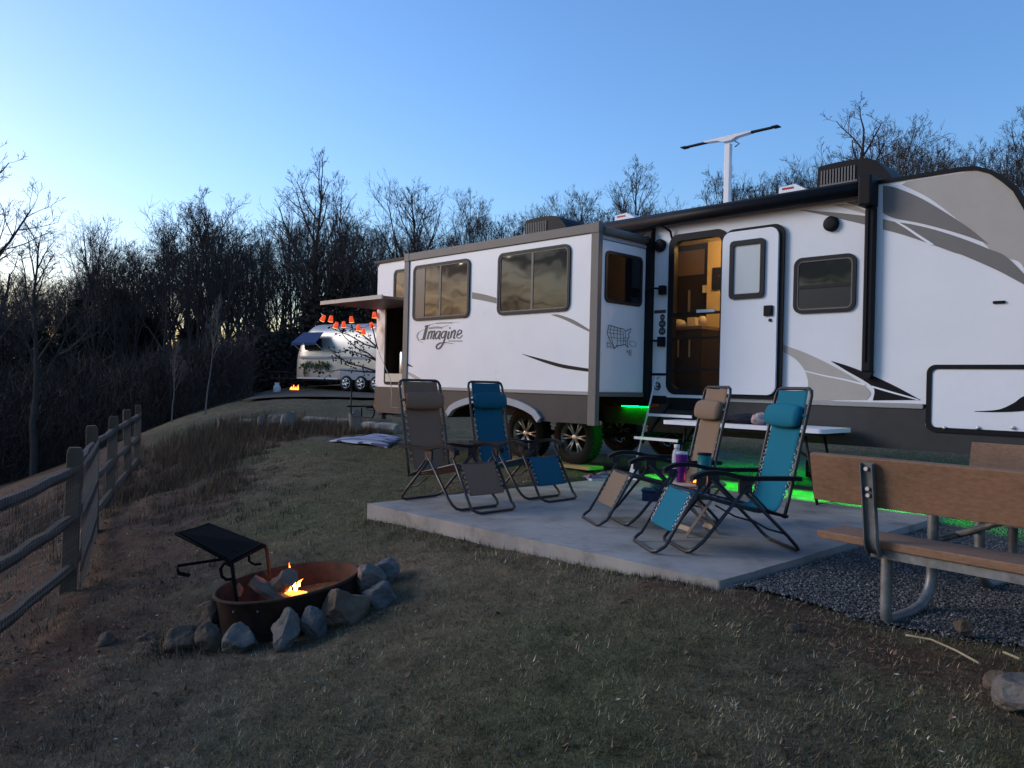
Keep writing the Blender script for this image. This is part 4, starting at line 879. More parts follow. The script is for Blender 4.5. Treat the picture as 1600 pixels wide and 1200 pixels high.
# local: x along the planks from the left end, y across (towards the trailer), z up
for yy, w_, z0, z1 in ((-.26, .235, .70, .745), (.0, .235, .70, .745), (.26, .235, .70, .745)):
    MB().bb((0, yy - w_ / 2, z0), (LEN, yy + w_ / 2, z1)).build('top_plank', 'composite_board', PT, bevel=.006)
MB().bb((0, -.98, .425), (LEN, -.70, .47)).build('seat_plank', 'composite_board', PT, bevel=.006)
MB().bb((0, .70, .425), (LEN, .98, .47)).build('seat_plank', 'composite_board', PT, bevel=.006)
tl_ = math.atan2(.05, .24)
for sg in (-1, 1):
    m = MB(); m.prism([(sg * 1.02, .645), (sg * 1.075, .905), (sg * 1.035, .913), (sg * .98, .653)], 0, LEN, en); m.build('backrest_plank', 'composite_board', PT, bevel=.006)
for xx in (.34, LEN - .34):
    for sg in (-1, 1):
        # flat steel strap carrying the backrest, curving under the seat
        pr = smooth([(sg * 1.088, .885), (sg * 1.062, .73), (sg * 1.035, .56), (sg * 1.02, .46), (sg * .98, .405), (sg * .90, .395), (sg * .72, .397)], 5)
        m = MB(); m.ribbon(pr, [.012] * len(pr), xx - .034, xx + .034, en)
        for kk in (-.034, .028): m.ribbon([(a + sg * .012, b - .004) for a, b in pr[:22]], [.03] * 22, xx + kk, xx + kk + .006, en)
        m.build('backrest_strap', 'galvanised', PT)
        m = MB()
        for y_, z_ in ((sg * 1.098, .85), (sg * 1.078, .745), (sg * 1.072, .71)): m.tube([(xx, y_ - sg * .015, z_), (xx, y_ + sg * .012, z_ + .003)], .011, 8)
        m.build('bolts', 'bolt', PT)
        m = MB(); pth = smooth([(sg * .86, .395), (sg * .86, .20), (sg * .855, .05), (sg * .80, .022), (sg * .55, .026), (sg * .42, .06), (sg * .335, .16), (sg * .325, .35), (sg * .325, .69)], 5)
        m.tube([(xx, y_, z_) for y_, z_ in pth], .03, 10); m.build('leg_pipe', 'galvanised', PT)
    m = MB(); m.bb((xx - .03, -.40, .665), (xx + .03, .40, .698)); m.build('top_bracket', 'galvanised', PT)
    m = MB(); sx = 1 if xx < 1 else -1
    m.tube([(xx, -.02, .40), (xx + sx * .62, 0, .69)], .02, 8); m.build('brace', 'galvanised', PT)
    m = MB(); m.tube([(xx, -.325, .40), (xx, .325, .40)], .022, 8); m.build('cross_pipe', 'galvanised', PT)
for sg in (-1, 1):
    m = MB(); m.bb((.30, sg * .74 - .02, .385), (LEN - .30, sg * .74 + .02, .422)); m.bb((.30, sg * .955 - .006, .375), (LEN - .30, sg * .955 + .006, .422)); m.build('seat_rail', 'galvanised', PT)

# ------------------------------------------------------------------ fire ring
FR = thing('fire_ring', 'rusty steel fire ring with a tilted black cooking grate', 'fire ring', (-1.50, 5.45, -.29)); FR.rotation_euler = (R(1.5), R(-8.0), 0)
m = MB(); rr = .47
prof_o = [(rr, -.36), (rr, -.02), (rr + .012, .0), (rr, .012), (rr - .01, .0), (rr - .012, -.36)]
m.lathe([(rr, -.40), (rr, -.012), (rr + .014, -.006), (rr + .016, .008), (rr + .004, .016), (rr - .008, .008), (rr - .010, -.40)], 64); m.build('ring_wall', 'rust_steel', FR)
m = MB()
for k in range(3):
    a = R(240 + 22 * k); m.tube([(rr * math.cos(a), rr * math.sin(a), -.05), ((rr + .012) * math.cos(a), (rr + .012) * math.sin(a), -.05)], .007, 6)
tag(m.build('rivets', 'bolt', FR), kind='stuff')
mat('ash', (.07, .065, .06), .95, var=.5, scale=20, bump=.5, bscale=25)
m = MB(); vs_ = []; nr = 8
for i in range(nr + 1):
    for j in range(32):
        a = 2 * math.pi * j / 32; r_ = rr * .97 * i / nr; vs_.append((r_ * math.cos(a), r_ * math.sin(a), -.24 + .03 * mnoise.noise((r_ * 9 * math.cos(a), r_ * 9 * math.sin(a), 2)) + .05 * (1 - i / nr)))
m.add(vs_, [(i * 32 + j, i * 32 + (j + 1) % 32, (i + 1) * 32 + (j + 1) % 32, (i + 1) * 32 + j) for i in range(nr) for j in range(32)], True); m.build('ash_bed', 'ash', FR)
# flip grate: plate tilted back over the left rim, with support posts and spring handles
gp = [Vector(atY(*q)) for q in ((275, 834, 5.42), (326, 819, 5.85), (414, 853, 5.62), (362, 880, 5.20))]
inv = (Matrix.Translation(FR.location) @ FR.rotation_euler.to_matrix().to_4x4()).inverted()
gl_ = [inv @ p_ for p_ in gp]; nrm = (gl_[1] - gl_[0]).cross(gl_[3] - gl_[0]).normalized() * .006
gt = bpy.data.objects.new('cooking_grate', None); col.objects.link(gt); gt.parent = FR
m = MB(); m.tube(gl_, .011, 8, closed=True); m.build('grate_frame', 'grate_black', gt)
m = MB(); nbar = 24
for k in range(1, nbar):
    q = k / nbar; m.tube([gl_[0].lerp(gl_[3], q), gl_[1].lerp(gl_[2], q)], .0072, 5)
for q in (.33, .66): m.tube([gl_[0].lerp(gl_[1], q) - nrm, gl_[3].lerp(gl_[2], q) - nrm], .008, 5)
m.build('grate_bars', 'grate_black', gt)
plate = MB(); q_ = [p_ + (gl_[0] + gl_[2] - 2 * p_) * .03 for p_ in gl_]; plate.add([p_ - nrm * 1.6 for p_ in q_] + [p_ - nrm * 2.1 for p_ in q_], [(0, 1, 2, 3), (7, 6, 5, 4), (0, 4, 5, 1), (1, 5, 6, 2), (2, 6, 7, 3), (3, 7, 4, 0)]); plate.build('grate_plate', 'grate_black', gt)
pa = inv @ Vector(atY(414, 853, 5.62)); pb = Vector((pa.x + .01, pa.y + .02, -.10)); m = MB(); m.tube([pa + Vector((-.01, 0, .0)), pa + Vector((.008, 0, -.02)), Vector((pa.x + .012, pa.y, -.2))], .013, 8); m.build('grate_post', 'rust_steel', FR)
pa2 = inv @ Vector(atY(362, 880, 5.20)); m = MB(); m.tube([pa2, Vector((pa2.x + .0, pa2.y, -.2))], .013, 8); m.build('grate_post', 'grate_black', FR)
m = MB(); h0 = inv @ Vector(atY(352, 873, 5.3)); h1 = inv @ Vector(atY(278, 884, 5.15)); m.tube([h0, h1, h1 + Vector((-.005, 0, -.03)), h1 + Vector((.02, -.02, -.055))], .010, 8)
for k in range(6): m.tube([h1 + Vector((.0 + k * .012, -.01, -.04 - k * .004)), h1 + Vector((.01 + k * .012, -.01, -.055 - k * .004))], .013, 6)
m.build('grate_handle', 'grate_black', FR)
m = MB(); c_ = inv @ Vector(atY(350, 893, 5.2)); m.tube([c_ + Vector((.055, 0, .03)), c_ + Vector((.01, 0, .055)), c_ + Vector((-.02, 0, .02)), c_ + Vector((-.018, 0, -.03)), c_ + Vector((.01, 0, -.055)), c_ + Vector((.05, .02, -.06))], .011, 8)
c2 = inv @ Vector(atY(392, 872, 5.75)); m.tube([c2 + Vector((-.01, 0, .05)), c2 + Vector((-.015, 0, -.02)), c2 + Vector((.02, 0, -.05)), c2 + Vector((.07, 0, -.05))], .010, 8); m.build('grate_hook', 'grate_black', FR)
# firewood and flames
def fire_log(p0, p1, r_, label, seed, mt='log_bark'):
    rn = random.Random(seed); p0 = Vector(p0); p1 = Vector(p1); pts = [p0.lerp(p1, k / 6) + Vector((rn.uniform(-1, 1), rn.uniform(-1, 1), rn.uniform(-1, 1))) * r_ * .12 for k in range(7)]
    o = MB().tube(pts, [r_ * rn.uniform(.85, 1.1) for _ in pts], 7, smooth=False).build('firewood_log', mt); return tag(o, label, 'log', 'burning firewood')
fire_log(atY(395, 906, 5.42), atY(458, 950, 5.38), .048, 'pale split log lying furthest left in the fire ring', 3, 'pale_wood' if False else 'log_bark')
fire_log(atY(425, 925, 5.5), atY(452, 900, 5.36), .062, 'dark burnt log end standing left of the flame', 4)
fire_log(atY(432, 915, 5.6), atY(416, 893, 5.75), .012, 'thin stick leaning behind the split log', 7, 'rust_steel')
fire_log(atY(470, 945, 5.40), atY(500, 935, 5.55), .04, 'charred log under the right edge of the flame', 9)
CF = thing('campfire', 'small orange campfire flame burning on the logs', 'fire', atY(460, 940, 5.45))
def flame(base, h, w, seed, mt, name):
    rn = random.Random(seed); prof = []; b = Vector(base); n = 9; pts = []; rs = []
    for i in range(n + 1):
        k = i / n; pts.append(b + Vector((math.sin(k * 4 + seed) * .02 * k, math.cos(k * 3 + seed) * .015 * k, h * k))); rs.append(max(.0015, w * (math.sin(math.pi * min(1, k * .8 + .2)) ** 1.3) * (1 - k * .5) * rn.uniform(.85, 1.15)))
    return MB().tube(pts, rs, 9).build(name, mt, CF)
L0 = Vector(CF.location)
def rel(u, v, Y): return Vector(atY(u, v, Y)) - L0
flame(rel(456, 915, 5.45), .16, .022, 1, 'flame', 'flame'); flame(rel(457, 902, 5.43), .06, .010, 2, 'flame_core', 'flame_core')
flame(rel(463, 923, 5.42), .055, .016, 4, 'flame', 'flame'); flame(rel(461, 922, 5.40), .03, .010, 5, 'flame_core', 'flame_core'); flame(rel(452, 923, 5.42), .035, .008, 6, 'flame', 'flame'); flame(rel(457, 911, 5.42), .04, .007, 8, 'flame', 'flame')
flame(rel(449, 918, 5.44), .06, .014, 9, 'flame', 'flame'); flame(rel(468, 916, 5.46), .05, .012, 10, 'flame', 'flame'); flame(rel(459, 916, 5.46), .10, .018, 11, 'flame', 'flame')
m = MB(); rn = random.Random(8)
for k in range(22): m.box(rel(446 + rn.uniform(0, 30), 928 + rn.uniform(-3, 8), 5.44), (.03, .03, .02), Matrix.Rotation(rn.uniform(0, 3), 4, 'Z'))
m.build('embers', 'ember', CF)
point('campfire_light', CF, rel(460, 896, 5.47), .65, (1.0, .32, .09), .07)
# thin smoke is left to the eye; rocks ringed round the steel
def rock(label, u, v, Y, sz, seed, mt, group='rocks around the fire ring', name='rock', sink=.25, z=None):
    rn = random.Random(seed); bm = bmesh.new(); bmesh.ops.create_icosphere(bm, subdivisions=4, radius=1)
    cuts = [(Vector((rn.gauss(0, 1), rn.gauss(0, 1), rn.gauss(0, .8))).normalized(), rn.uniform(.52, .88)) for _ in range(9)]
    off = Vector((seed * 1.7, seed * .3, 0))
    for v_ in bm.verts:
        p_ = v_.co.copy()
        for nn, d in cuts:
            e_ = p_.dot(nn) - d
            if e_ > 0: p_ -= nn * e_
        p_ += p_.normalized() * (.17 * mnoise.noise(p_ * 1.6 + off) + .06 * mnoise.noise(p_ * 5 + off) + .022 * mnoise.noise(p_ * 13 + off))
        v_.co = Vector((p_.x * sz[0], p_.y * sz[1], p_.z * sz[2]))
    me = bpy.data.meshes.new(name); bm.to_mesh(me); bm.free(); me.materials.append(M[mt]); o = bpy.data.objects.new(name, me); col.objects.link(o)
    x, y, zz = atY(u, v, Y); o.location = (x, y, (zz if z is None else z) if z != 'ground' else g1(x, y) + sz[2] * .55); o.rotation_euler = (rn.uniform(-.3, .3), rn.uniform(-.3, .3), rn.uniform(0, 6.3)); return tag(o, label, 'rock', group)
RK = [('white-grey wedge rock at the front left of the fire ring', -1.62, 4.90, (.17, .12, .12), 11, 'rock_grey', 0), ('pointed grey rock leaning on the middle front of the fire ring', -1.36, 4.88, (.13, .11, .15), 12, 'rock_grey', .02),
 ('blue-grey upright rock right of the pointed one at the fire ring', -1.19, 4.95, (.10, .09, .13), 13, 'rock_blue', .02), ('large brown wedge rock at the front right of the fire ring', -1.03, 5.08, (.175, .13, .16), 14, 'rock_brown', .03),
 ('round grey rock stacked high at the right of the fire ring', -.93, 5.38, (.12, .11, .10), 15, 'rock_grey', .12), ('pale grey rock at the far right, top of the stack by the fire ring', -.86, 5.60, (.13, .11, .10), 16, 'rock_blue', .05),
 ('low dark rock under the stack right of the fire ring', -.85, 5.28, (.13, .12, .12), 17, 'rock_blue', 0), ('tan rounded rock against the left side of the fire ring', -1.99, 5.30, (.10, .12, .15), 18, 'rock_brown', .04),
 ('brown slab rock low at the left of the fire ring', -2.02, 5.05, (.16, .13, .11), 19, 'rock_brown', 0), ('brown jagged rock between dry grass at front left of the fire ring', -1.84, 4.98, (.11, .11, .13), 20, 'rock_brown', 0),
 ('small pale rock behind the grate post', -1.95, 5.66, (.07, .08, .10), 21, 'rock_grey', .10),
 ('brown flat rock on the bank left of the fire ring', -2.40, 5.35, (.09, .08, .05), 22, 'rock_brown', -.04), ('brown half-buried rock below the grate on the bank', -2.66, 5.3, (.09, .09, .08), 23, 'rock_brown', -.05)]
for lb_, x, y, sz, sd_, mt_, lift in RK:
    sz = tuple(q * .92 for q in sz); o = rock(lb_, 0, 0, 1, sz, sd_, mt_); o.location = (x, y, g1(x, y) + sz[2] * .38 + lift)
rock('pale grey rock cut off by the right edge of the picture', 1597, 1066, 3.3, (.12, .11, .09), 31, 'rock_grey', 'rocks by the gravel edge', z=-.13)
rock('small brown rock at the gravel edge beside the pale rock', 1560, 1045, 3.45, (.06, .06, .05), 32, 'rock_brown', 'rocks by the gravel edge', z=-.14)
rock('small tan rock in the lawn left of the bench leg', 1236, 990, 4.05, (.055, .05, .045), 33, 'rock_brown', 'rocks by the gravel edge', z=-.13)
rock('small brown rock in the gravel under the bench', 1505, 990, 4.1, (.05, .05, .04), 34, 'rock_brown', 'rocks by the gravel edge', z=-.10)

# ------------------------------------------------------------------ split-rail fence with wire mesh
FN = thing('split_rail_fence', 'weathered split-rail fence with wire mesh running down the left bank', 'fence', (-3.6, 6.6, 0))
FP = [(-2.45, 1.75), (-3.0, 4.05), (-3.62, 6.6), (-4.88, 9.3), (-5.75, 11.5), (-6.65, 13.8), (-7.5, 16.0)]
fzs = [g1(*p_) for p_ in FP]; O_ = Vector((-3.6, 6.6, 0)); rn = random.Random(6)
tops = [.36, .44, .49, .50, .50, .50, .50]
for (x, y), z, tp in zip(FP, fzs, tops):
    m = MB(); w1, w2 = .062, .055; hh = [z - .3, tp - .04, tp]
    vs_ = []
    for k, (zz, q) in enumerate(zip([z - .3, z + .3, tp - .05, tp], (1, 1, 1, .8))):
        for sx, sy in ((-1, -1), (1, -1), (1, 1), (-1, 1)): vs_.append((sx * w1 * q + rn.uniform(-.006, .006), sy * w2 * q + rn.uniform(-.006, .006), zz))
    m.add(vs_, [(4 * i + j, 4 * i + (j + 1) % 4, 4 * i + 4 + (j + 1) % 4, 4 * i + 4 + j) for i in range(3) for j in range(4)] + [(12, 13, 14, 15)])
    for hz in (.2, .58, .95):
        m2 = None
    p_ = m.build('post', 'fence_post_wood', FN, bevel=.012, loc=(x - O_.x, y - O_.y, 0)); p_.rotation_euler = (rn.uniform(-.03, .03), rn.uniform(-.03, .03), R(25))
for i in range(len(FP) - 1):
    a = Vector((*FP[i], 0)) - O_; b = Vector((*FP[i + 1], 0)) - O_
    for q in (.18, .51, .84):
        za = fzs[i] + (tops[i] - fzs[i]) * q; zb = fzs[i + 1] + (tops[i + 1] - fzs[i + 1]) * q
        P = [a.lerp(b, k / 8) + Vector((rn.uniform(-.008, .008), rn.uniform(-.008, .008), za + (zb - za) * k / 8 + rn.uniform(-.006, .006) - .02 * math.sin(math.pi * k / 8))) for k in range(9)]
        rr_ = [.035] + [rn.uniform(.043, .049) for _ in range(7)] + [.035]
        MB().tube(P, rr_, 6, smooth=False).build('rail', 'fence_wood', FN)
m = MB()
for i in range(len(FP) - 1):
    a = Vector((*FP[i], 0)) - O_ + Vector((.07, .02, 0)); b = Vector((*FP[i + 1], 0)) - O_ + Vector((.07, .02, 0)); L = (b - a).length; nn = int(L / (.05 if i < 3 else .1))
    for k in range(nn + 1):
        q = k / nn; p_ = a.lerp(b, q); z = fzs[i] + (fzs[i + 1] - fzs[i]) * q; tz = tops[i] + (tops[i + 1] - tops[i]) * q
        m.tube([(p_.x, p_.y, z - .02), (p_.x, p_.y, tz - .14)], .0014, 3, cap=False)
    for k in range(14 if i < 3 else 8):
        q = k / (13 if i < 3 else 7); m.tube([(a.x, a.y, fzs[i] + (tops[i] - .14 - fzs[i]) * q), (b.x, b.y, fzs[i + 1] + (tops[i + 1] - .14 - fzs[i + 1]) * q)], .0014, 3, cap=False)
wm_ = m.build('wire_mesh', 'wire', FN); tag(wm_, kind='stuff')

# ------------------------------------------------------------------ folding table and what stands on it
FT = thing('folding_table', 'white plastic folding table along the trailer behind the chairs', 'folding table', (*fromT(0, 0), 0), TROT)
MB().prism(rrect(-.34, -.74, 1.49, -.08, .06), .70, .742, lambda a, b, d: (a, b, d)).build('table_top', 'white_plastic', FT, bevel=.012)
MB().bb((-.28, -.70, .672), (1.43, -.12, .699)).build('table_frame', 'black_metal', FT)
for sx, dx in ((-.10, -.10), (1.25, .14)):
    m = MB(); m.tube([(sx, -.62, .68), (sx + dx, -.62, .015), (sx + dx, -.20, .015), (sx, -.20, .68)], .014, 8); m.tube([(sx + dx * .5, -.62, .35), (sx + dx * .5, -.20, .35)], .010, 6); m.build('leg', 'black_metal', FT)
    m = MB(); m.tube([(sx + dx * .55, -.41, .35), (sx - dx * 3, -.41, .67)], .010, 6); m.build('leg_brace', 'black_metal', FT)
def place(mb, name, mt, s, t, z, label, cat, rz=0, group=None, bevel=0):
    o = mb.build(name, mt, None, bevel=bevel); x, y = fromT(s, t); o.location = (x, y, z); o.rotation_euler = (0, 0, TROT + rz); return tag(o, label, cat, group)
jk = thing('jacket', 'crumpled black jacket with red print lying on the white folding table', 'jacket', (*fromT(.66, -.5), .742), TROT)
def lump(mb, c, d, seed, n=3):
    bm = bmesh.new(); bmesh.ops.create_icosphere(bm, subdivisions=n, radius=1); off = Vector((seed, seed * 2, 0)); b = len(mb.v)
    for v_ in bm.verts:
        p_ = v_.co * (1 + .28 * mnoise.noise(v_.co * 2.3 + off)); mb.v.append((c[0] + p_.x * d[0], c[1] + p_.y * d[1], max(c[2] - d[2] * .85, c[2] + p_.z * d[2])))
    for f in bm.faces: mb.f.append(tuple(b + v_.index for v_ in f.verts)); mb.sm.append(True)
    bm.free(); return mb
lump(lump(MB(), (-.10, 0, .05), (.20, .13, .06), 2), (-.28, .0, .035), (.10, .09, .04), 3).build('cloth', 'navy_cloth', jk); lump(MB(), (.10, -.09, .06), (.085, .10, .066), 5).build('printed_lining', 'red_print', jk)
place(MB().lathe([(0, 0), (.036, 0), (.045, .14), (.043, .14), (.036, .01), (0, .01)], 20), 'cup', 'blue_cup', .86, -.5, .742, 'tall bright blue cup beside the jacket on the folding table', 'cup')
place(MB().bb((-.10, -.02, 0), (.10, .02, .012)), 'tool', 'black_plastic', .40, -.60, .743, 'thin black stick lying on the left of the folding table', 'tool')
# crates and bin under and beside the table
place(MB().bb((-.20, -.14, 0), (.20, .14, .03)).bb((-.20, -.14, .0), (-.18, .14, .22)).bb((.18, -.14, 0), (.20, .14, .22)).bb((-.2, -.14, .05), (.2, -.12, .07)).bb((-.2, -.14, .11), (.2, -.12, .13)).bb((-.2, -.14, .18), (.2, -.12, .22)).bb((-.2, .12, .05), (.2, .14, .22)), 'milk_crate', 'black_plastic', .34, 1.9, .0, 'black slatted crate in the dark under the trailer', 'crate')
# ------------------------------------------------------------------ wooden side table with drinks, in between the two right-hand chairs
sx_, sy_ = 1.42, 6.02
STB = thing('side_table', 'small folding wooden side table between the tan and bright blue chairs', 'side table', (sx_, sy_, 0), R(20))
MB().lathe([(0, .37), (.20, .37), (.212, .378), (.212, .386), (.20, .394), (0, .394)], 28).build('table_top', 'pale_wood', STB)
for sg in (-1, 1):
    m = MB(); m.tube([(-.16, sg * .10, .0), (.14, sg * .10, .37)], .013, 4, smooth=False); m.build('leg', 'pale_wood', STB)
    m = MB(); m.tube([(.16, sg * .075, .0), (-.14, sg * .075, .37)], .013, 4, smooth=False); m.build('leg', 'pale_wood', STB)
MB().box((-.115, 0, .055), (.02, .2, .035)).build('rail', 'pale_wood', STB); MB().box((.115, 0, .055), (.02, .16, .035)).build('rail', 'pale_wood', STB)
def onside(mb, name, mt, dx, dy, label, cat): o = mb.build(name, mt); o.location = (sx_ + dx, sy_ + dy, .394); return tag(o, label, cat)
tm = thing('tumbler', 'tall metallic purple tumbler on the wooden side table', 'tumbler', (sx_ - .135, sy_ - .05, .394))
MB().lathe([(0, 0), (.034, 0), (.036, .01), (.044, .205), (.044, .21), (0, .21)], 22).build('body', 'purple', tm); MB().lathe([(0, .211), (.045, .211), (.046, .222), (.040, .23), (0, .23)], 22).build('lid', 'clear_plastic', tm)
bt = thing('water_bottle', 'clear plastic bottle with pale cap behind the purple tumbler', 'bottle', (sx_ - .145, sy_ + .08, .394))
MB().lathe([(0, 0), (.034, 0), (.036, .02), (.036, .19), (.028, .225), (.016, .24)], 18).build('body', 'clear_plastic', bt); MB().lathe([(.016, .241), (.022, .243), (.022, .272), (0, .275)], 16).build('cap', 'shade_white', bt)
cu = thing('mug', 'squat teal mug with dark rim on the side table', 'mug', (sx_ + .06, sy_ + .05, .394))
MB().lathe([(0, 0), (.042, 0), (.05, .02), (.052, .20), (.048, .20), (.04, .02), (0, .02)], 20).build('body', 'teal', cu); MB().tube([(.05, 0, .17), (.085, 0, .15), (.085, 0, .07), (.048, 0, .05)], .008, 6).build('handle', 'teal', cu); MB().lathe([(0, .201), (.054, .201), (.054, .215), (0, .218)], 20).build('lid', 'black_plastic', cu)
sn = thing('candle_lantern', 'tiny glowing orange light beside the purple tumbler', 'lantern', (sx_ - .055, sy_ - .10, .394))
MB().lathe([(0, 0), (.02, 0), (.026, .02), (.024, .045), (.012, .055), (0, .056)], 14).build('glow_globe', 'ember', sn); MB().lathe([(.027, 0), (.030, .006), (.022, .008)], 14).build('base', 'black_plastic', sn)
# ------------------------------------------------------------------ sandals and sneakers, broom, cans
def shoe(label, x, y, rz, mt, z=0.0):
    sh = thing('shoe', label, 'shoe', (x, y, z), rz, 'shoes left at the patio edge')
    so_ = smooth([(-.10, 0), (-.095, .032), (-.02, .034), (.05, .042), (.10, .03), (.115, 0)], 4); lp = so_ + [(a, -b) for a, b in so_[::-1][1:-1]]
    MB().prism(lp, 0, .022, lambda a, b, d: (a, b, d)).build('sole', 'shade_white', sh)
    m = MB(); vs_ = []; prof = [(-.095, .075), (-.05, .07), (.0, .062), (.03, .05), (.07, .038), (.108, .024)]
    for (a, h) in prof:
        w_ = .030 if a < .03 else .036 - (a - .03) * .2
        for k in range(7): an = math.pi * k / 6; vs_.append((a, w_ * math.cos(an), .022 + (h - .022) * math.sin(an) ** .6))
    m.add(vs_, [(i * 7 + k, i * 7 + k + 1, (i + 1) * 7 + k + 1, (i + 1) * 7 + k) for i in range(5) for k in range(6)], True); m.build('upper', mt, sh)
    MB().lathe([(0, .0), (.022, .0), (.02, .006), (0, .007)], 12, c=(-.055, 0, .072)).build('opening', 'navy_cloth', sh)
    return sh
shoe('pink and white sandal furthest left of the shoes at the patio edge', .93, 9.33, R(150), 'pink_shoe', .0); shoe('pink sandal with dark strap right next to the furthest left one', 1.02, 9.30, R(30), 'pink_shoe', .0)
shoe('mauve sneaker with white sole behind the pink sandals', 1.10, 9.62, R(200), 'pink_shoe', .0); shoe('mauve sneaker with dark lining furthest right of the shoes', 1.20, 9.72, R(215), 'pink_shoe', .0)
px, py = fromT(-.90, -.45)
BR = thing('broom', 'long thin broom standing upside-up against the trailer beside the entry steps', 'broom', (px, py, .0), TROT)
MB().tube([(.0, .0, .16), (-.015, .40, 1.24)], .011, 8).build('handle', 'white_metal', BR); MB().box((.0, -.01, .17), (.085, .03, .035)).build('head', 'white_plastic', BR, bevel=.008)
MB().prism([(-.04, .155), (.04, .155), (.055, .005), (-.085, .005)], -.03, .01, wl).build('bristles', 'shade_white', BR)
def can(label, x, y, mt, h=.19, r_=.05, cat='can'):
    o = thing('can', label, cat, (x, y, 0)); MB().lathe([(0, 0), (r_, 0), (r_, h * .92), (r_ * .9, h), (0, h)], 18).build('body', mt, o); MB().lathe([(r_ * .2, h), (r_ * .6, h + .012), (0, h + .014)], 14).build('lid', 'alloy', o); return o
can('bronze patterned tin on the patio behind the tan chair', 1.92, 7.95, 'bronze_can', .22, .085, 'tin'); can('dark blue tin left of the bronze one behind the tan chair', 1.70, 8.05, 'blue_bin', .20, .08, 'tin')
can('teal tin furthest left of the three behind the tan chair', 1.50, 8.15, 'teal', .15, .06, 'tin')
o = MB().bb((-.15, -.1, 0), (.15, .1, .09)).bb((-.16, -.11, .09), (.16, .11, .11)).build('storage_bin', 'blue_bin', None, bevel=.015); o.location = (1.45, 7.75, 0); o.rotation_euler = (0, 0, R(-15)); tag(o, 'low dark blue storage bin under the seat of the tan chair', 'bin')
# patterned blanket on the lawn by the rear corner
def rug():
    P = [Vector((*onz(u, v, -.07), 0)) for u, v in ((512, 694), (590, 680), (628, 688), (606, 704))]
    m = MB(); n = 22; vs_ = []
    for off in (0.0, -.03):
        for i in range(n + 1):
            for j in range(n + 1):
                a = P[0].lerp(P[1], j / n); b = P[3].lerp(P[2], j / n); q = a.lerp(b, i / n); ed = min(i, j, n - i, n - j) / n
                vs_.append((q.x, q.y, g1(q.x, q.y) + .05 + off + .03 * mnoise.noise((q.x * 2.2, q.y * 2.2, 4)) + .03 * min(1, ed * 6)))
    A = (n + 1) ** 2; fs = []
    for i in range(n):
        for j in range(n): k = i * (n + 1) + j; fs += [(k, k + 1, k + n + 2, k + n + 1)]
    for k in list(range(n)): 
        fs += [(k, k + 1, A + k + 1, A + k), (n * (n + 1) + k, n * (n + 1) + k + 1, A + n * (n + 1) + k + 1, A + n * (n + 1) + k), (k * (n + 1), (k + 1) * (n + 1), A + (k + 1) * (n + 1), A + k * (n + 1)), (k * (n + 1) + n, (k + 1) * (n + 1) + n, A + (k + 1) * (n + 1) + n, A + k * (n + 1) + n)]
    return m.add(vs_, fs, True)
mr_ = bpy.data.materials.new('rug_pattern'); mr_.use_nodes = True; n = mr_.node_tree.nodes; l = mr_.node_tree.links; p = n['Principled BSDF']; p.inputs['Roughness'].default_value = .85
tcx = n.new('ShaderNodeTexCoord'); wv = n.new('ShaderNodeTexWave'); wv.wave_type = 'RINGS'; wv.inputs['Scale'].default_value = 1.0; wv.inputs['Distortion'].default_value = 9; wv.inputs['Detail'].default_value = 2; l.new(tcx.outputs['Object'], wv.inputs[0])
rp = n.new('ShaderNodeValToRGB'); rp.color_ramp.elements[0].position = .22; rp.color_ramp.elements[1].position = .36; rp.color_ramp.elements[0].color = (.03, .035, .09, 1); rp.color_ramp.elements[1].color = (.28, .31, .42, 1); l.new(wv.outputs[0], rp.inputs[0]); l.new(rp.outputs[0], p.inputs['Base Color']); M['rug_pattern'] = mr_
o = rug().build('outdoor_rug', 'rug_pattern'); tag(o, 'blue and white patterned outdoor rug crumpled on the lawn by the rear of the trailer', 'rug')
# small things inside the doorway
place(MB().bb((-.06, -.05, 0), (.06, .05, .13)), 'carton', 'cream', -1.06, .95, 1.90, 'small pale carton on the counter inside the doorway', 'carton', bevel=.004)
place(MB().lathe([(0, 0), (.05, 0), (.055, .09), (.04, .13), (.03, .14), (0, .14)], 16), 'jar', 'cream', -.90, .92, 1.90, 'pale jar on the counter right of the carton inside the doorway', 'jar')
place(lump(MB(), (0, 0, .05), (.11, .09, .06), 9), 'bread_bag', 'cream', -1.25, .90, 1.90, 'rumpled pale bag at the left of the counter inside the doorway', 'bag')

kc = thing('canister', 'grey steel canister on the counter of the outdoor kitchen at the trailer rear', 'canister', (*fromT(-6.35, .2), 1.232))
MB().lathe([(0, 0), (.085, 0), (.09, .02), (.09, .36), (.07, .39), (0, .40)], 20).build('body', 'alloy', kc); MB().lathe([(.03, .40), (.03, .425), (0, .43)], 12).build('knob', 'black_plastic', kc)
place(MB().bb((-.09, -.07, 0), (.09, .07, .2)), 'carton', 'white_plastic', -5.95, .15, 1.232, 'white box right of the canister in the outdoor kitchen', 'carton', bevel=.006)

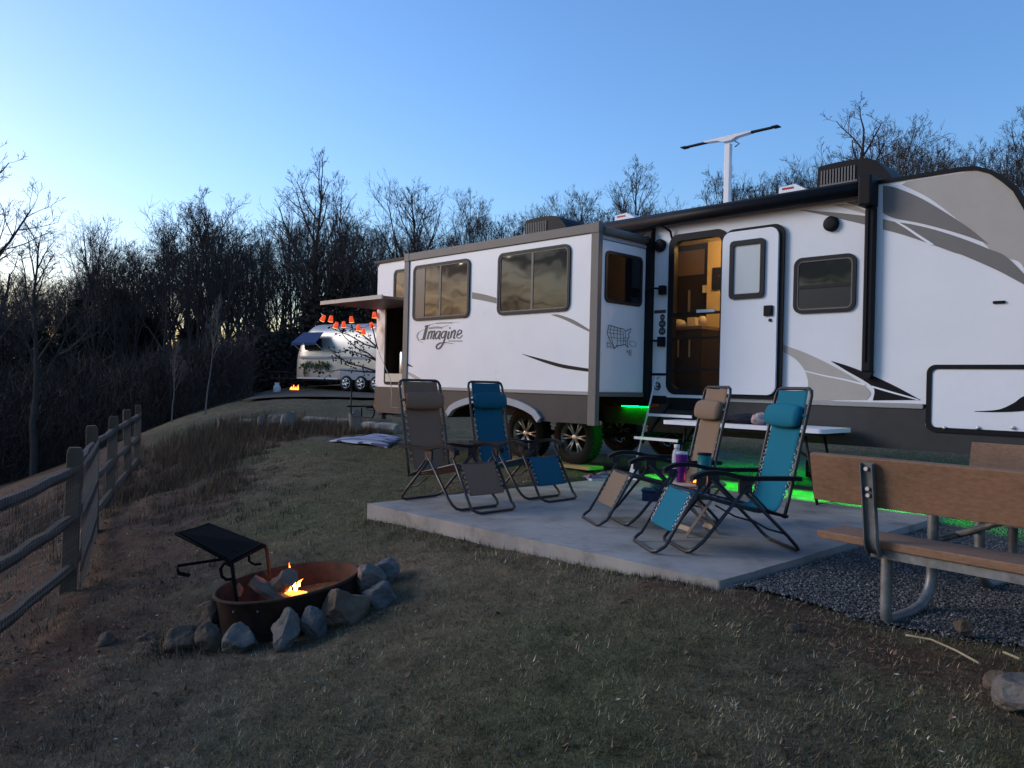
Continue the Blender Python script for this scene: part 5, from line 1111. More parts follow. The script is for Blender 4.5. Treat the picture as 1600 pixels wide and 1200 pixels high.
# ------------------------------------------------------------------ trees
def tree_mesh(seed, H=16.0, r0=.20, clear=.3, spread=.5, limbs=15, dens=1.0, up=.35):
    rn = random.Random(seed); TV = []; TF = []; CV = []; CF_ = []
    def rv(): return Vector((rn.gauss(0, 1), rn.gauss(0, 1), rn.gauss(0, 1))).normalized()
    def tubeL(V, F, pts, rs, n):
        b = len(V); k = len(pts); d = (pts[-1] - pts[0]).normalized(); x = d.orthogonal().normalized(); y = d.cross(x)
        cs = [(math.cos(6.2832 * j / n), math.sin(6.2832 * j / n)) for j in range(n)]
        for p_, r_ in zip(pts, rs):
            for c_, s_ in cs: V.append((p_.x + (x.x * c_ + y.x * s_) * r_, p_.y + (x.y * c_ + y.y * s_) * r_, p_.z + (x.z * c_ + y.z * s_) * r_))
        for i in range(k - 1):
            for j in range(n): F.append((b + i * n + j, b + i * n + (j + 1) % n, b + (i + 1) * n + (j + 1) % n, b + (i + 1) * n + j))
    def branch(p_, d, L, r_, lev):
        ns = (5, 4, 3, 2)[lev - 1]; pts = [p_]; dd = d.copy()
        for i in range(ns):
            dd = (dd + rv() * (.16, .22, .25, .25)[lev - 1] + Vector((0, 0, up * .26))).normalized(); pts.append(pts[-1] + dd * (L / ns))
        r1 = max(r_ * .35, .006); tubeL(CV, CF_, pts, [r_ + (r1 - r_) * i / ns for i in range(ns + 1)], 5 if lev == 1 else (4 if lev == 2 else 3))
        if lev >= 4: return
        nc = int((8, 6, 4)[lev - 1] * dens * rn.uniform(.8, 1.2))
        for i in range(nc):
            q = rn.uniform(.22, 1.0) ** .8; f = q * ns; i0 = min(int(f), ns - 1); pp = pts[i0].lerp(pts[i0 + 1], f - i0); base = (pts[i0 + 1] - pts[i0]).normalized()
            sd_ = base.cross(rv()).normalized(); an = R(rn.uniform(25, 58)); nd = (base * math.cos(an) + sd_ * math.sin(an)).normalized()
            branch(pp, nd, L * rn.uniform(.34, .6) * (1.1 - .35 * q), max(r_ * (1 - .6 * q) * .55, .0085), lev + 1)
    n = 9; tp = [Vector((0, 0, -1.5))]; lean = Vector((rn.uniform(-.05, .05), rn.uniform(-.05, .05), 0))
    for i in range(1, n + 1): tp.append(Vector((lean.x * H * i / n + rn.uniform(-.1, .1), lean.y * H * i / n + rn.uniform(-.1, .1), H * .86 * i / n)))
    tubeL(TV, TF, tp, [r0 * (1.15 if i == 0 else 1) * (1 - .9 * i / n) + .012 for i in range(n + 1)], 8)
    for k in range(limbs):
        q = clear + (1 - clear) * (k + rn.random()) / limbs; f = q * n; i0 = min(int(f), n - 1); pp = tp[i0].lerp(tp[i0 + 1], f - i0)
        a = k * 2.399 + rn.uniform(-.5, .5); el = R(rn.uniform(34, 60)) + q * .35; d = Vector((math.cos(a) * math.cos(el), math.sin(a) * math.cos(el), math.sin(el)))
        L = H * spread * (1.05 - .72 * (q - clear) / (1 - clear)) * rn.uniform(.65, 1.1); branch(pp, d, L, r0 * (1 - .8 * q) * .55 + .014, 1)
    def mk(nm, V, F, mt): 
        me = bpy.data.meshes.new(nm); me.from_pydata(V, [], F); me.materials.append(M[mt]); return me
    return mk('trunk', TV, TF, 'bark'), mk('branches', CV, CF_, 'twigs'), max(v[2] for v in CV)
TVR = [tree_mesh(1, 16, .20, .32, .42, 13, .95), tree_mesh(2, 16, .26, .30, .36, 14, .9), tree_mesh(3, 13, .22, .22, .62, 15, 1.0, .6), tree_mesh(4, 15, .17, .38, .30, 13, .95), tree_mesh(5, 14, .18, .28, .48, 15, 1.0), tree_mesh(6, 17, .15, .45, .26, 13, .9), tree_mesh(7, 12, .16, .25, .55, 14, 1.0, .5)]
def tree(label, group, x, y, top_z, var, rz, wide=1.0, name='bare_tree', ground_z=None):
    trk, br, hh = TVR[var]; z = g1(x, y) if ground_z is None else ground_z; sc = (top_z - z) / hh
    r = thing(name, label, 'tree', (x, y, z), rz, group); r.scale = (sc * wide, sc * wide, sc)
    for nm, me_ in (('trunk', trk), ('branches', br)):
        o = bpy.data.objects.new(nm, me_); col.objects.link(o); o.parent = r
    return r
def tree_px(label, group, u, vtop, Y, var, rz, wide=1.0, name='bare_tree'):
    x, y, tz = atY(u, vtop, Y); return tree(label, group, x, y, tz, var, rz, wide, name)
NT = [('tallest slender bare tree standing above the woods left of the white trailer', 487, 222, 46, 1, .3, .95), ('bare tree with a forked top just right of the tallest tree', 545, 268, 48, 0, 1.5, .8),
 ('broad round-crowned bare tree rising behind the rear end of the white trailer', 650, 272, 47, 2, 2.0, 1.05), ('round-topped bare tree right of the broad crowned one behind the slide-out', 735, 288, 52, 4, .2, .8),
 ('tall bushy bare tree in the left woods, tallest left of the pale campground trailer', 335, 296, 44, 4, 3.0, 1.0), ('round fan-shaped bare tree in the left woods', 155, 322, 46, 2, .9, .75),
 ('bare tree with a straight trunk and a narrow top above the slide-out roof', 1003, 236, 48, 5, 1.1, 1.0), ('small pointed bare tree left of the straight narrow one', 963, 272, 50, 3, 2.2, .9),
 ('spreading bare tree above the front air conditioner, highest on the right', 1335, 155, 40, 1, 4.0, 1.25), ('bare tree with a thick fork cut by the right edge of the picture', 1592, 158, 42, 0, 2.6, .8),
 ('thin bare tree directly behind the antenna mast', 1120, 265, 46, 6, .7, .8), ('low bare tree right of the antenna mast', 1235, 236, 42, 2, 5.0, .8),
 ('bare tree right of the spreading one, above the trailer nose', 1395, 183, 44, 6, 1.9, .9), ('low bushy bare tree left of the straight narrow tree', 905, 288, 52, 6, 3.3, .9),
 ('pale low bare tree above the rear air conditioner', 850, 305, 52, 4, 4.4, .75),
 ('near bare tree with long bent branches at the left edge of the picture', -12, 200, 27, 1, 2.2, 1.1), ('thin forked bare tree second from the left edge', 62, 330, 34, 3, 1.0, 1.2)]
for i, a in enumerate(NT): tree_px(a[0], None, a[1], a[2], a[3], a[4], a[5], a[6])
rn = random.Random(12); rg0 = np.random.default_rng(77)
for k in range(95):           # the woods on the left
    u = -70 + 690 * (k + rn.random()) / 95; Y = rn.uniform(42, 74)
    tv = np.interp(u, [-70, 60, 150, 220, 330, 420, 480, 560, 620], [410, 440, 370, 360, 318, 350, 305, 335, 350]) + rn.uniform(-12, 55)
    tree_px('bare tree in the dense dark woods beyond the fence and the pale far trailer', 'trees of the left woods', u, tv, Y, rn.choice((0, 1, 3, 5, 5, 3, 4, 6)), rn.uniform(0, 6.3), rn.uniform(.75, 1.05), 'woodland_tree')
for k in range(26):           # the same woods going on to the left of the picture
    u = -430 + 360 * (k + rn.random()) / 26; Y = rn.uniform(42, 70)
    tree_px('bare tree in the dense dark woods beyond the fence and the pale far trailer', 'trees of the left woods', u, 440 + rn.uniform(-20, 60), Y, rn.choice((0, 1, 3, 5, 4, 6)), rn.uniform(0, 6.3), rn.uniform(.75, 1.05), 'woodland_tree')
for k in range(46):           # the tree line behind the big trailer
    u = 610 + 1060 * (k + rn.random()) / 46; Y = rn.uniform(44, 64)
    tv = np.interp(u, [600, 700, 800, 900, 1000, 1100, 1200, 1300, 1400, 1500, 1600, 1680], [350, 325, 330, 315, 300, 300, 270, 240, 220, 205, 205, 200]) + rn.uniform(-4, 34)
    tree_px('bare tree in the tree line behind the roof of the white trailer', 'trees behind the white trailer', u, tv, Y, rn.choice((0, 2, 4, 6, 3)), rn.uniform(0, 6.3), rn.uniform(.7, 1.0), 'woodland_tree')
for k in range(30):           # the tree line goes on round to the right, outside the picture
    x = rn.uniform(48, 66); y = -22 + 62 * (k + rn.random()) / 30
    tree('bare tree in the tree line far to the right beyond the picnic table', 'trees far to the right', x, y, g1(x, y) + rn.uniform(11, 15), rn.choice((0, 2, 4, 6, 3)), rn.uniform(0, 6.3), 1.0, 'woodland_tree')
n = 40000; x = rg0.uniform(46, 66, n); y = rg0.uniform(-24, 42, n); p_ = np.stack([x, y, gz(x, y) + rg0.uniform(0, 1, n) ** 1.3 * 7], 1); dd = rg0.normal(0, .45, (n, 3)) + np.array([0, 0, .8]); sv_ = np.cross(dd, rg0.normal(0, 1, (n, 3))); sv_ /= np.linalg.norm(sv_, axis=1)[:, None]
tag(np_mesh('undergrowth', np.stack([p_ - sv_ * .03, p_ + sv_ * .03, p_ + dd], 1).reshape(-1, 3), 3, 'brush'), 'tangle of brush under the tree line right of the picture', 'undergrowth', kind='stuff')
# pale leaning saplings in front of the dark woods
for (u, v, Y, var, lab) in ((325, 455, 30, 5, 'thin pale leaning sapling in front of the dark woods'), (272, 520, 30, 3, 'thin pale sapling left of the leaning one before the dark woods')):
    t_ = tree_px(lab, None, u, v, Y, var, .4, .7, 'sapling'); t_.rotation_euler = (0, R(4), 0)
    for c_ in t_.children: c_.material_slots[0].link = 'OBJECT'; c_.material_slots[0].material = M['pale_bark']
# dark conifers within the woods
def conifer_mesh(seed):
    rg = np.random.default_rng(seed); n = 9000; h = rg.uniform(.06, 1, n); R_ = (1 - h) ** .75 * rg.beta(3, 1.3, n); a = rg.uniform(0, 6.283, n)
    lob = 1 + .25 * np.sin(a * 3 + h * 17 + seed) + .2 * np.sin(h * 40 + a); R_ = R_ * lob; p_ = np.stack([R_ * np.cos(a) * .30, R_ * np.sin(a) * .30, h - R_ * .05], 1)
    d = np.stack([np.cos(a), np.sin(a), rg.uniform(-.9, .4, n)], 1) + rg.normal(0, .5, (n, 3)); d /= np.linalg.norm(d, axis=1)[:, None]; s = np.cross(d, rg.normal(0, 1, (n, 3))); s /= np.linalg.norm(s, axis=1)[:, None]
    L = rg.uniform(.02, .05, n)[:, None]; tri = np.stack([p_ - s * L * .25, p_ + s * L * .25, p_ + d * L], 1).reshape(-1, 3); return tri
CFM = []
for sd_ in (1, 2, 3):
    o = np_mesh('crown', conifer_mesh(sd_), 3, 'conifer'); CFM.append(o.data); bpy.data.objects.remove(o)
ctm = MB().tube([(0, 0, -.1), (0, 0, .95)], [.02, .003], 6).build('trunk', 'bark'); CTR = ctm.data; bpy.data.objects.remove(ctm)
for k, (u, v, Y) in enumerate(((130, 470, 48), (185, 455, 50), (60, 520, 46), (20, 500, 52), (235, 500, 50), (300, 500, 54), (440, 520, 60), (95, 560, 44), (350, 540, 56))):
    x, y, tz = atY(u, v, Y); z = g1(x, y) - .3; r_ = thing('conifer_tree', 'dark evergreen tree standing among the bare trunks of the left woods', 'tree', (x, y, z), k * 1.3, 'evergreens in the left woods'); h = tz - z; r_.scale = (h * 1.25, h * 1.25, h)
    for nm, me_ in (('trunk', CTR), ('crown', CFM[k % 3])): o = bpy.data.objects.new(nm, me_); col.objects.link(o); o.parent = r_
# understory: a mass of stems and twigs nobody could count
rg = np.random.default_rng(9)
def thicket(name, n, urange, Yr, vtop, mt, label, size=(.25, .9), thin=.03, zlift=0):
    u = rg.uniform(*urange, n); Y = rg.uniform(*Yr, n); x = (u - 800) / FPX * Y; z0 = gz(x, Y)
    vt = np.interp(u, vtop[0], vtop[1]); th = CAM_H + (600 - vt + (u - 800) * ROLL) / FPX * Y; hh = np.maximum(th - z0, .4)
    clr = ~((u > 395) & (u < 660) & (Y < 45)); u, Y, x, z0, vt, th, hh = (q[clr] for q in (u, Y, x, z0, vt, th, hh)); n = len(u)
    cl = np.array([mnoise.noise((a * .35, b * .35, 1.0)) for a, b in zip(x, Y)]); hh = hh * (1 + .35 * cl)
    k = rg.uniform(0, 1, n) ** 1.35; p_ = np.stack([x, Y, z0 - .2 + hh * k], 1)
    d = rg.normal(0, .45, (n, 3)) + np.array([0, 0, .8]); d /= np.linalg.norm(d, axis=1)[:, None]; s = np.cross(d, rg.normal(0, 1, (n, 3))); s /= np.linalg.norm(s, axis=1)[:, None]
    L = rg.uniform(size[0], size[1], n)[:, None]; w = thin * rg.uniform(.6, 1.6, n)[:, None]
    tri = np.stack([p_ - s * w, p_ + s * w, p_ + d * L], 1).reshape(-1, 3); o = np_mesh(name, tri, 3, mt); return tag(o, label, 'undergrowth', kind='stuff')
thicket('undergrowth', 230000, (-430, 640), (34, 62), ([-90, 0, 120, 220, 330, 420, 520, 640], [590, 590, 570, 560, 540, 535, 540, 545]), 'brush', 'dark tangle of stems and brush under the left woods', (.3, 1.2), .015)
thicket('undergrowth', 40000, (600, 1700), (40, 62), ([600, 900, 1200, 1700], [500, 480, 430, 400]), 'brush', 'tangle of brush under the tree line behind the trailer', (.3, 1.1), .045)
# large brown bush behind the far trailer
def bush(label, u, v, Y, wx, wy, h, n, mt, seed, leaf=.12):
    rg2 = np.random.default_rng(seed); x, y, _ = atY(u, v, Y); z = g1(x, y); q = rg2.normal(0, 1, (n, 3)); q /= np.linalg.norm(q, axis=1)[:, None]; q *= rg2.beta(4, 1.2, n)[:, None]
    lob = 1 + .22 * np.sin(q[:, 0] * 7 + seed) * np.cos(q[:, 2] * 6); p_ = np.stack([q[:, 0] * wx * lob, q[:, 1] * wy * lob, np.abs(q[:, 2]) * h * lob], 1)
    d = rg2.normal(0, 1, (n, 3)) + q; d /= np.linalg.norm(d, axis=1)[:, None]; s = np.cross(d, rg2.normal(0, 1, (n, 3))); s /= np.linalg.norm(s, axis=1)[:, None]; L = leaf * rg2.uniform(.5, 1.5, n)[:, None]
    tri = np.stack([p_ - s * L * .3, p_ + s * L * .3, p_ + d * L], 1).reshape(-1, 3); r_ = thing('bush', label, 'bush', (x, y, z), 0); np_mesh('foliage', tri, 3, mt, r_)
    m = MB(); 
    for k in range(7): a = k * .9; m.tube([(0, 0, -.1), (math.cos(a) * wx * .5, math.sin(a) * wy * .5, h * .8)], [.05, .01], 5)
    m.build('stems', 'bark', r_); return r_
bush('large dark brown leafy bush behind the pale far trailer', 560, 590, 44, 3.4, 2.6, 6.0, 26000, 'bush_brown', 3, .22)
bush('dark brown bush at the left of the pale far trailer', 430, 590, 43, 3.0, 2.4, 4.2, 18000, 'brush', 5, .2)

# ------------------------------------------------------------------ dry weeds, grass, leaf litter
mgb = bpy.data.materials.new('grass_blades'); mgb.use_nodes = True; p = mgb.node_tree.nodes['Principled BSDF']; p.inputs['Roughness'].default_value = .8; p.inputs['Specular IOR Level'].default_value = .2
aa = mgb.node_tree.nodes.new('ShaderNodeAttribute'); aa.attribute_name = 'tint'; mgb.node_tree.links.new(aa.outputs['Color'], p.inputs['Base Color']); M['grass_blades'] = mgb
def inT(x, y): return (x - P0[0]) * EX[0] + (y - P0[1]) * EX[1], (x - P0[0]) * EY[0] + (y - P0[1]) * EY[1]
def blades(name, x, y, hgt, wid, lean, palette, label, lift=-.004):
    s, t = inT(x, y); gl2 = gravel_edge(s)
    bad = ((s > PS0 - .01) & (s < PS1 + .02) & (t > PT0 - .01) & (t < PT1 + .1)) | ((s > 2.3) & (t > gl2) & (t < 4)) | ((s > -7.4) & (t > .5) & (t < 4.2)) | (np.hypot(x + 1.5, y - 5.45) < .50)
    x = x[~bad]; y = y[~bad]; hgt = hgt[~bad]; n = len(x)
    so_, gr_, z = cover_at(x, y); z = gz(x, y) if False else z
    a = rg.uniform(0, 6.283, n); ln = np.abs(rg.normal(lean, .35, n)); d = np.stack([np.cos(a) * np.sin(ln), np.sin(a) * np.sin(ln), np.cos(ln)], 1); sv = np.stack([-np.sin(a), np.cos(a), np.zeros(n)], 1)
    p_ = np.stack([x, y, z + lift], 1); w = wid * rg.uniform(.6, 1.4, n)[:, None]; H_ = hgt[:, None]
    tri = np.stack([p_ - sv * w, p_ + sv * w, p_ + d * H_], 1).reshape(-1, 3)
    fine = np.clip(1 + 1.0 * vnoise(x, y, 13.0, 3.3), .35, 1.9); P = np.array(palette); pick = rg.random(n); base = np.where((pick < np.clip(gr_, 0, .9))[:, None], P[0], np.where((rg.random(n) < .55)[:, None], P[1], P[2])); base = np.where((rg.random(n) < .06)[:, None], P[3], base) * rg.uniform(.5, 1.45, n)[:, None] * (np.clip(cover_at.patch, .4, 1.8) * fine)[:, None]
    cl = np.concatenate([base, np.ones((n, 1))], 1); o = np_mesh(name, tri, 3, 'grass_blades', None, np.repeat(cl, 3, 0)); return tag(o, label, 'grass', kind='stuff')
n = 620000; Y = 2.2 + 15 * rg.random(n) ** 1.9; u = rg.uniform(-60, 1660, n); x = (u - 800) / FPX * Y
so_, gr_, _ = cover_at(x, Y); keep = rg.random(n) > so_ * .72; x = x[keep]; Y = Y[keep]
PAL = [(.086, .082, .036), (.15, .112, .066), (.225, .168, .10), (.42, .325, .205)]
blades('lawn_grass', x, Y, rg.uniform(.014, .042, len(x)) * (1 + Y * .03), .0019, 1.08, PAL, 'short dry green and brown lawn grass')
# ragged tufts along the slab and taller dry weeds on the bank and around the stumps
def weeds(name, spots, palette, label, wid=.0035):
    X = []; Y_ = []; Hh = []
    for cx, cy, sx, sy, n, h in spots:
        k = max(2, n // 40); ax = rg.normal(cx, sx, k); ay = rg.normal(cy, sy, k); j = rg.integers(0, k, n); X.append(ax[j] + rg.normal(0, .07, n)); Y_.append(ay[j] + rg.normal(0, .07, n)); Hh.append(rg.uniform(.3, 1.0, n) * h)
    return blades(name, np.concatenate(X), np.concatenate(Y_), np.concatenate(Hh), wid, .5, palette, label)
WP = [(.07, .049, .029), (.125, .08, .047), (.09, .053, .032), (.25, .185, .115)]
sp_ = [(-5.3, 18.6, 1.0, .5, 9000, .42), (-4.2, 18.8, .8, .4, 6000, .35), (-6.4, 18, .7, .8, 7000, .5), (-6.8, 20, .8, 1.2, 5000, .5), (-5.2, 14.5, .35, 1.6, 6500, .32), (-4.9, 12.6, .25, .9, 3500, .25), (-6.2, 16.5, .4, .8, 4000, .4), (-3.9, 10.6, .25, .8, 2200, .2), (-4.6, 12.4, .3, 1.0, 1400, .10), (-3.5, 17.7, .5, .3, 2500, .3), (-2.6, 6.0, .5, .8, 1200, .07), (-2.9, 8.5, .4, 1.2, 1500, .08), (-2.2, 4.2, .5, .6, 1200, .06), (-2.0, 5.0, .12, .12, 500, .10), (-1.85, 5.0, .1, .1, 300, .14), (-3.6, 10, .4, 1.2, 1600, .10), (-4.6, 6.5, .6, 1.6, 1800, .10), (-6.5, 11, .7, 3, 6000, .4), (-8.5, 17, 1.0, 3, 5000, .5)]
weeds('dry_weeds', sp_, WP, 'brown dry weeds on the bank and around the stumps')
sl = [(fromT(PS0 + (PS1 - PS0) * k / 14, PT0 - .05) + (.08, .05, 220, .06)) for k in range(15)]
weeds('slab_edge_grass', sl, PAL, 'ragged grass along the front edge of the concrete', .0022)
def litter(name, n, xr, cond, mt, size, label):
    Y = rg.uniform(2.4, 15, n); u = rg.uniform(-40, 1640, n); x = (u - 800) / FPX * Y; so_, gr_, z = cover_at(x, Y); k = cond(x, Y, so_); x = x[k]; Y = Y[k]; z = z[k]; n = len(x)
    s, t = inT(x, Y); ok = ~((s > PS0 - .05) & (s < PS1 + .05) & (t > PT0 - .05) & (t < PT1)); x = x[ok]; Y = Y[ok]; z = z[ok]; n = len(x)
    d = rg.normal(0, 1, (n, 3)) * np.array([1, 1, .35]); d /= np.linalg.norm(d, axis=1)[:, None]; s_ = np.cross(d, np.array([0, 0, 1.0]) + rg.normal(0, .3, (n, 3))); s_ /= np.linalg.norm(s_, axis=1)[:, None]; L = size * rg.uniform(.5, 1.6, n)[:, None]; p_ = np.stack([x, Y, z + .012], 1)
    q = np.stack([p_ - d * L, p_ - s_ * L * .45, p_ + d * L, p_ + s_ * L * .45], 1).reshape(-1, 3); o = np_mesh(name, q, 4, mt); return tag(o, label, 'leaves', kind='stuff')
litter('leaf_litter', 22000, None, lambda x, y, s: rg.random(len(x)) < s * .55 + .015, 'leaf_litter', .018, 'fallen reddish leaves and crumbs of earth on the bank')
litter('pale_litter', 3600, None, lambda x, y, s: rg.random(len(x)) < .10 + s * .12, 'pale_litter', .009, 'small pale chips and straw bits scattered over the lawn')
rn = random.Random(44)
def straw_at(label, pix, z, r_=.006):
    P = [Vector((*onz(u, v, z), z + .012 + .006 * i % 2)) for i, (u, v) in enumerate(pix)]; o = MB().tube(smooth3(P), r_, 5).build('dry_stalk', 'straw'); return tag(o, label, 'stalk', 'straw stalks on the lawn')
def smooth3(P):
    out = []
    for i in range(len(P) - 1): out += [P[i].lerp(P[i + 1], k / 4) for k in range(4)]
    return out + [P[-1]]
straw_at('longest pale straw stalk in the grass at lower right', [(1415, 996), (1455, 1005), (1495, 1025), (1530, 1047)], -.13, .006)
straw_at('short straw stalk at the right edge by the pale rock', [(1568, 1023), (1580, 1030), (1594, 1038)], -.13, .007)
straw_at('short golden straw stalk in the lawn left of the longest one', [(1222, 1044), (1237, 1048), (1250, 1052)], -.2, .006)
straw_at('straw stalk in the lawn behind the fire ring', [(405, 838), (420, 837), (428, 832)], -.42, .006)

# ------------------------------------------------------------------ stumps, border stones and logs near the rear of the trailer
def stump(label, u, v, Y, h, r_, seed, tilt=0.0):
    rn_ = random.Random(seed); x, y, _ = atY(u, v, Y); z = g1(x, y); n = 12; vs_ = []; lv = [(-.2, 1.3), (.0, 1.18), (.25, 1.0), (.6, .95), (1.0, .9)]
    for k, (q, s_) in enumerate(lv):
        for j in range(n):
            a = 6.283 * j / n; rr_ = r_ * s_ * (1 + .16 * mnoise.noise((math.cos(a) * 2 + seed, math.sin(a) * 2, q * 2))); vs_.append((rr_ * math.cos(a) + tilt * q * h, rr_ * math.sin(a), q * h + (rn_.uniform(-.06, .06) * h + .12 * h * math.cos(a) if k == 4 else 0)))
    m = MB(); m.add(vs_, [(i * n + j, i * n + (j + 1) % n, (i + 1) * n + (j + 1) % n, (i + 1) * n + j) for i in range(4) for j in range(n)]); m.f.append(tuple(range(4 * n, 5 * n))); m.sm.append(False)
    o = m.build('tree_stump', 'stump_wood'); o.location = (x, y, z); return tag(o, label, 'stump', 'weathered stumps at the lawn edge')
stump('grey weathered stump with a slanted top nearest the trailer rear', 556, 668, 18.0, .46, .14, 3, -.1); stump('dark jagged stump in the weeds, middle of the three', 447, 655, 18.4, .45, .17, 5, .1); stump('small dark stump furthest left in the weeds', 408, 650, 18.6, .42, .09, 7)
def border_log(label, a, b, Y, r_, seed, mt='pale_stone'):
    p0 = Vector(atY(*a, Y[0])); p1 = Vector(atY(*b, Y[1])); rn_ = random.Random(seed); P = [p0.lerp(p1, k / 7) + Vector((0, rn_.uniform(-.05, .05), rn_.uniform(-.03, .03))) for k in range(8)]
    for q in P: q.z = g1(q.x, q.y) + r_ * .7
    o = MB().tube(P, [r_ * rn_.uniform(.8, 1.15) for _ in P], 8, smooth=False).build('fallen_log', mt); return tag(o, label, 'log', 'pale logs edging the site')
border_log('pale weathered log between the stumps and the trailer rear', (478, 652), (545, 660), (20.0, 19.2), .13, 3); border_log('pale log right of the grey stump beside the jack', (568, 662), (622, 664), (18.6, 17.8), .13, 6); border_log('short pale log end at the left in the weeds', (372, 640), (398, 642), (20.5, 20.2), .12, 8)
rock('pale slanted boulder between the two dark stumps', 432, 628, 19.0, (.34, .25, .28), 61, 'rock_grey', 'stones at the lawn edge', z='ground'); rock('small tan stone in the weeds left of the stumps', 347, 634, 20.5, (.2, .2, .2), 62, 'rock_brown', 'stones at the lawn edge', z='ground')

# ------------------------------------------------------------------ the pale aluminium trailer at the next site
AX = Vector((.86, -.51)); az_ = math.atan2(AX.y, AX.x); x, y, _ = atY(452, 600, 37.0); AZ = g1(x, y)
AS = thing('rounded_trailer', 'pale rounded aluminium trailer with a blue window awning at the far campsite', 'travel trailer', (x, y, .62), az_)
def shell(Lg=7.4, Wd=2.4, z0=.5, z1=3.05):
    m = MB(); ns = 34; nc = 26; vs_ = []
    for i in range(ns + 1):
        q = i / ns; s = q * Lg; e = min(1, math.sin(math.acos(max(0, 1 - min(s, Lg - s) / 1.25))) if min(s, Lg - s) < 1.25 else 1); e = max(.02, e)
        for j in range(nc):
            a = math.pi * j / (nc - 1); cx = math.cos(a); sz = math.sin(a)
            yy = math.copysign(abs(cx) ** .55, cx) * Wd / 2 * (.55 + .45 * e); zz = z0 + (z1 - z0) * (sz ** .6) * (.25 + .75 * e)
            vs_.append((s, yy + Wd / 2, zz))
    fs = [(i * nc + j, i * nc + j + 1, (i + 1) * nc + j + 1, (i + 1) * nc + j) for i in range(ns) for j in range(nc - 1)] + [tuple(range(nc)), tuple(range(ns * nc, ns * nc + nc))]
    return m.add(vs_, fs, True)
shell().build('body_shell', 'aluminium', AS)
m = MB(); m.bb((.6, -.03, 1.42), (6.9, .03, 1.52)); m.build('rub_rail', 'fender_grey', AS)
m = MB(); m.bb((.5, .02, .42), (6.9, 2.3, .56)); m.build('underbody', 'black_plastic', AS)
m = MB(); m.bb((.5, -.02, .50), (3.0, .05, .56)); m.build('lower_rail', 'white_metal', AS)
a = rrect(.95, 1.80, 1.95, 2.35, .12); MB().ring(a, rrect(1.0, 1.85, 1.9, 2.3, .09), -.04, .03, wl).build('window_frame', 'black_metal', AS); MB().prism(rrect(1.0, 1.85, 1.9, 2.3, .09), -.03, .03, wl).build('window_pane', 'dark_glass', AS)
m = MB(); m.bb((3.15, -.03, .5), (5.6, .04, 1.0)); m.build('wheel_cover', 'fender_grey', AS)
for s_ in (3.55, 4.4, 5.25):
    w = bpy.data.objects.new('wheel', None); col.objects.link(w); w.parent = AS; w.location = (s_, .05, .34); Mx = Matrix.Rotation(R(90), 4, 'X')
    MB().lathe([(.2, -.1), (.34, -.11), (.36, 0), (.34, .11), (.2, .1), (.0, .09)], 24, m=Mx).build('tyre', 'rubber', w)
    m = MB(); m.lathe([(.23, .115), (.21, .12), (.19, .10)], 24, m=Mx)
    for k in range(5): a = 1.2566 * k; m.tube([(0, -.12, 0), (.21 * math.cos(a), -.125, .21 * math.sin(a))], [.05, .035], 6)
    m.build('rim', 'alloy', w)
# blue striped awning over the window
m = MB(); p_ = [(.8, .02, 2.62), (2.1, -.02, 2.62), (2.2, -.6, 2.12), (.7, -.6, 2.12)]; m.add(p_ + [(a_, b_, c_ - .02) for a_, b_, c_ in p_], [(0, 1, 2, 3), (7, 6, 5, 4), (2, 6, 7, 3), (1, 5, 6, 2), (0, 3, 7, 4)]); aw2 = m.build('window_awning', 'awning_blue', AS)
m = MB()
for k in range(12): xx = .70 + k * .125; m.prism([(xx, 2.12), (xx + .115, 2.12), (xx + .10, 2.0), (xx + .015, 2.0)], -.615, -.60, wl)
m.build('valance', 'awning_blue', aw2)
for xx in (.75, 2.15): MB().tube([(xx, -.6, 2.1), (xx, -.02, 1.75)], .015, 6).build('awning_arm', 'white_metal', aw2)
bpy.context.view_layer.update()
def at_far(s, t, z): return tuple(AS.matrix_world @ Vector((s, t, z)))
m = MB(); rn = random.Random(3)
def gar(pts, n, rad):
    for k in range(n):
        q = rn.random() * (len(pts) - 1); i = min(int(q), len(pts) - 2); c = Vector(pts[i]).lerp(Vector(pts[i + 1]), q - i) + Vector((rn.gauss(0, rad), rn.gauss(0, .03), rn.gauss(0, rad))); m.box(c, (.10, .02, .03), Matrix.Rotation(rn.uniform(0, 3), 4, 'Y'))
gar([(.75, -.06, 1.05), (1.2, -.06, 1.15), (1.7, -.06, 1.1), (2.2, -.06, 1.15), (2.5, -.06, 1.0)], 150, .08); gar([(1.0, -.06, 1.1), (1.0, -.06, .65)], 25, .03)
wr = m.build('garland', 'wreath_green'); wr.matrix_world = AS.matrix_world; tag(wr, 'dark green garland hung on the side of the pale aluminium trailer', 'garland')
for (dx, dy, lab) in ((-.9, -1.2, 'white propane cylinder on the ground left of the pale aluminium trailer'),):
    q = Vector(atY(433, 597, 35.0)); pz = g1(q.x, q.y); o = thing('propane_tank', lab, 'gas cylinder', (q.x, q.y, pz))
    MB().lathe([(0, .02), (.10, .03), (.15, .1), (.155, .3), (.12, .38), (.04, .41), (0, .41)], 20).build('cylinder', 'propane_white', o); MB().lathe([(.09, .385), (.10, .5), (.095, .5)], 16).build('collar', 'propane_white', o); MB().lathe([(.11, 0), (.12, .05), (.115, .06)], 16).build('foot_ring', 'propane_white', o)
q = Vector(atY(460, 598, 36.0)); f2 = thing('distant_campfire', 'tiny distant campfire beside the far picnic table', 'fire', (q.x, q.y, g1(q.x, q.y)))
for k in range(4): MB().tube([(-.15 + .1 * k, 0, .05), (-.14 + .1 * k, 0, .12), (-.12 + .1 * k, 0, .2 + .08 * (k % 2))], [.05, .045, .004], 6).build('flame', 'ember', f2)
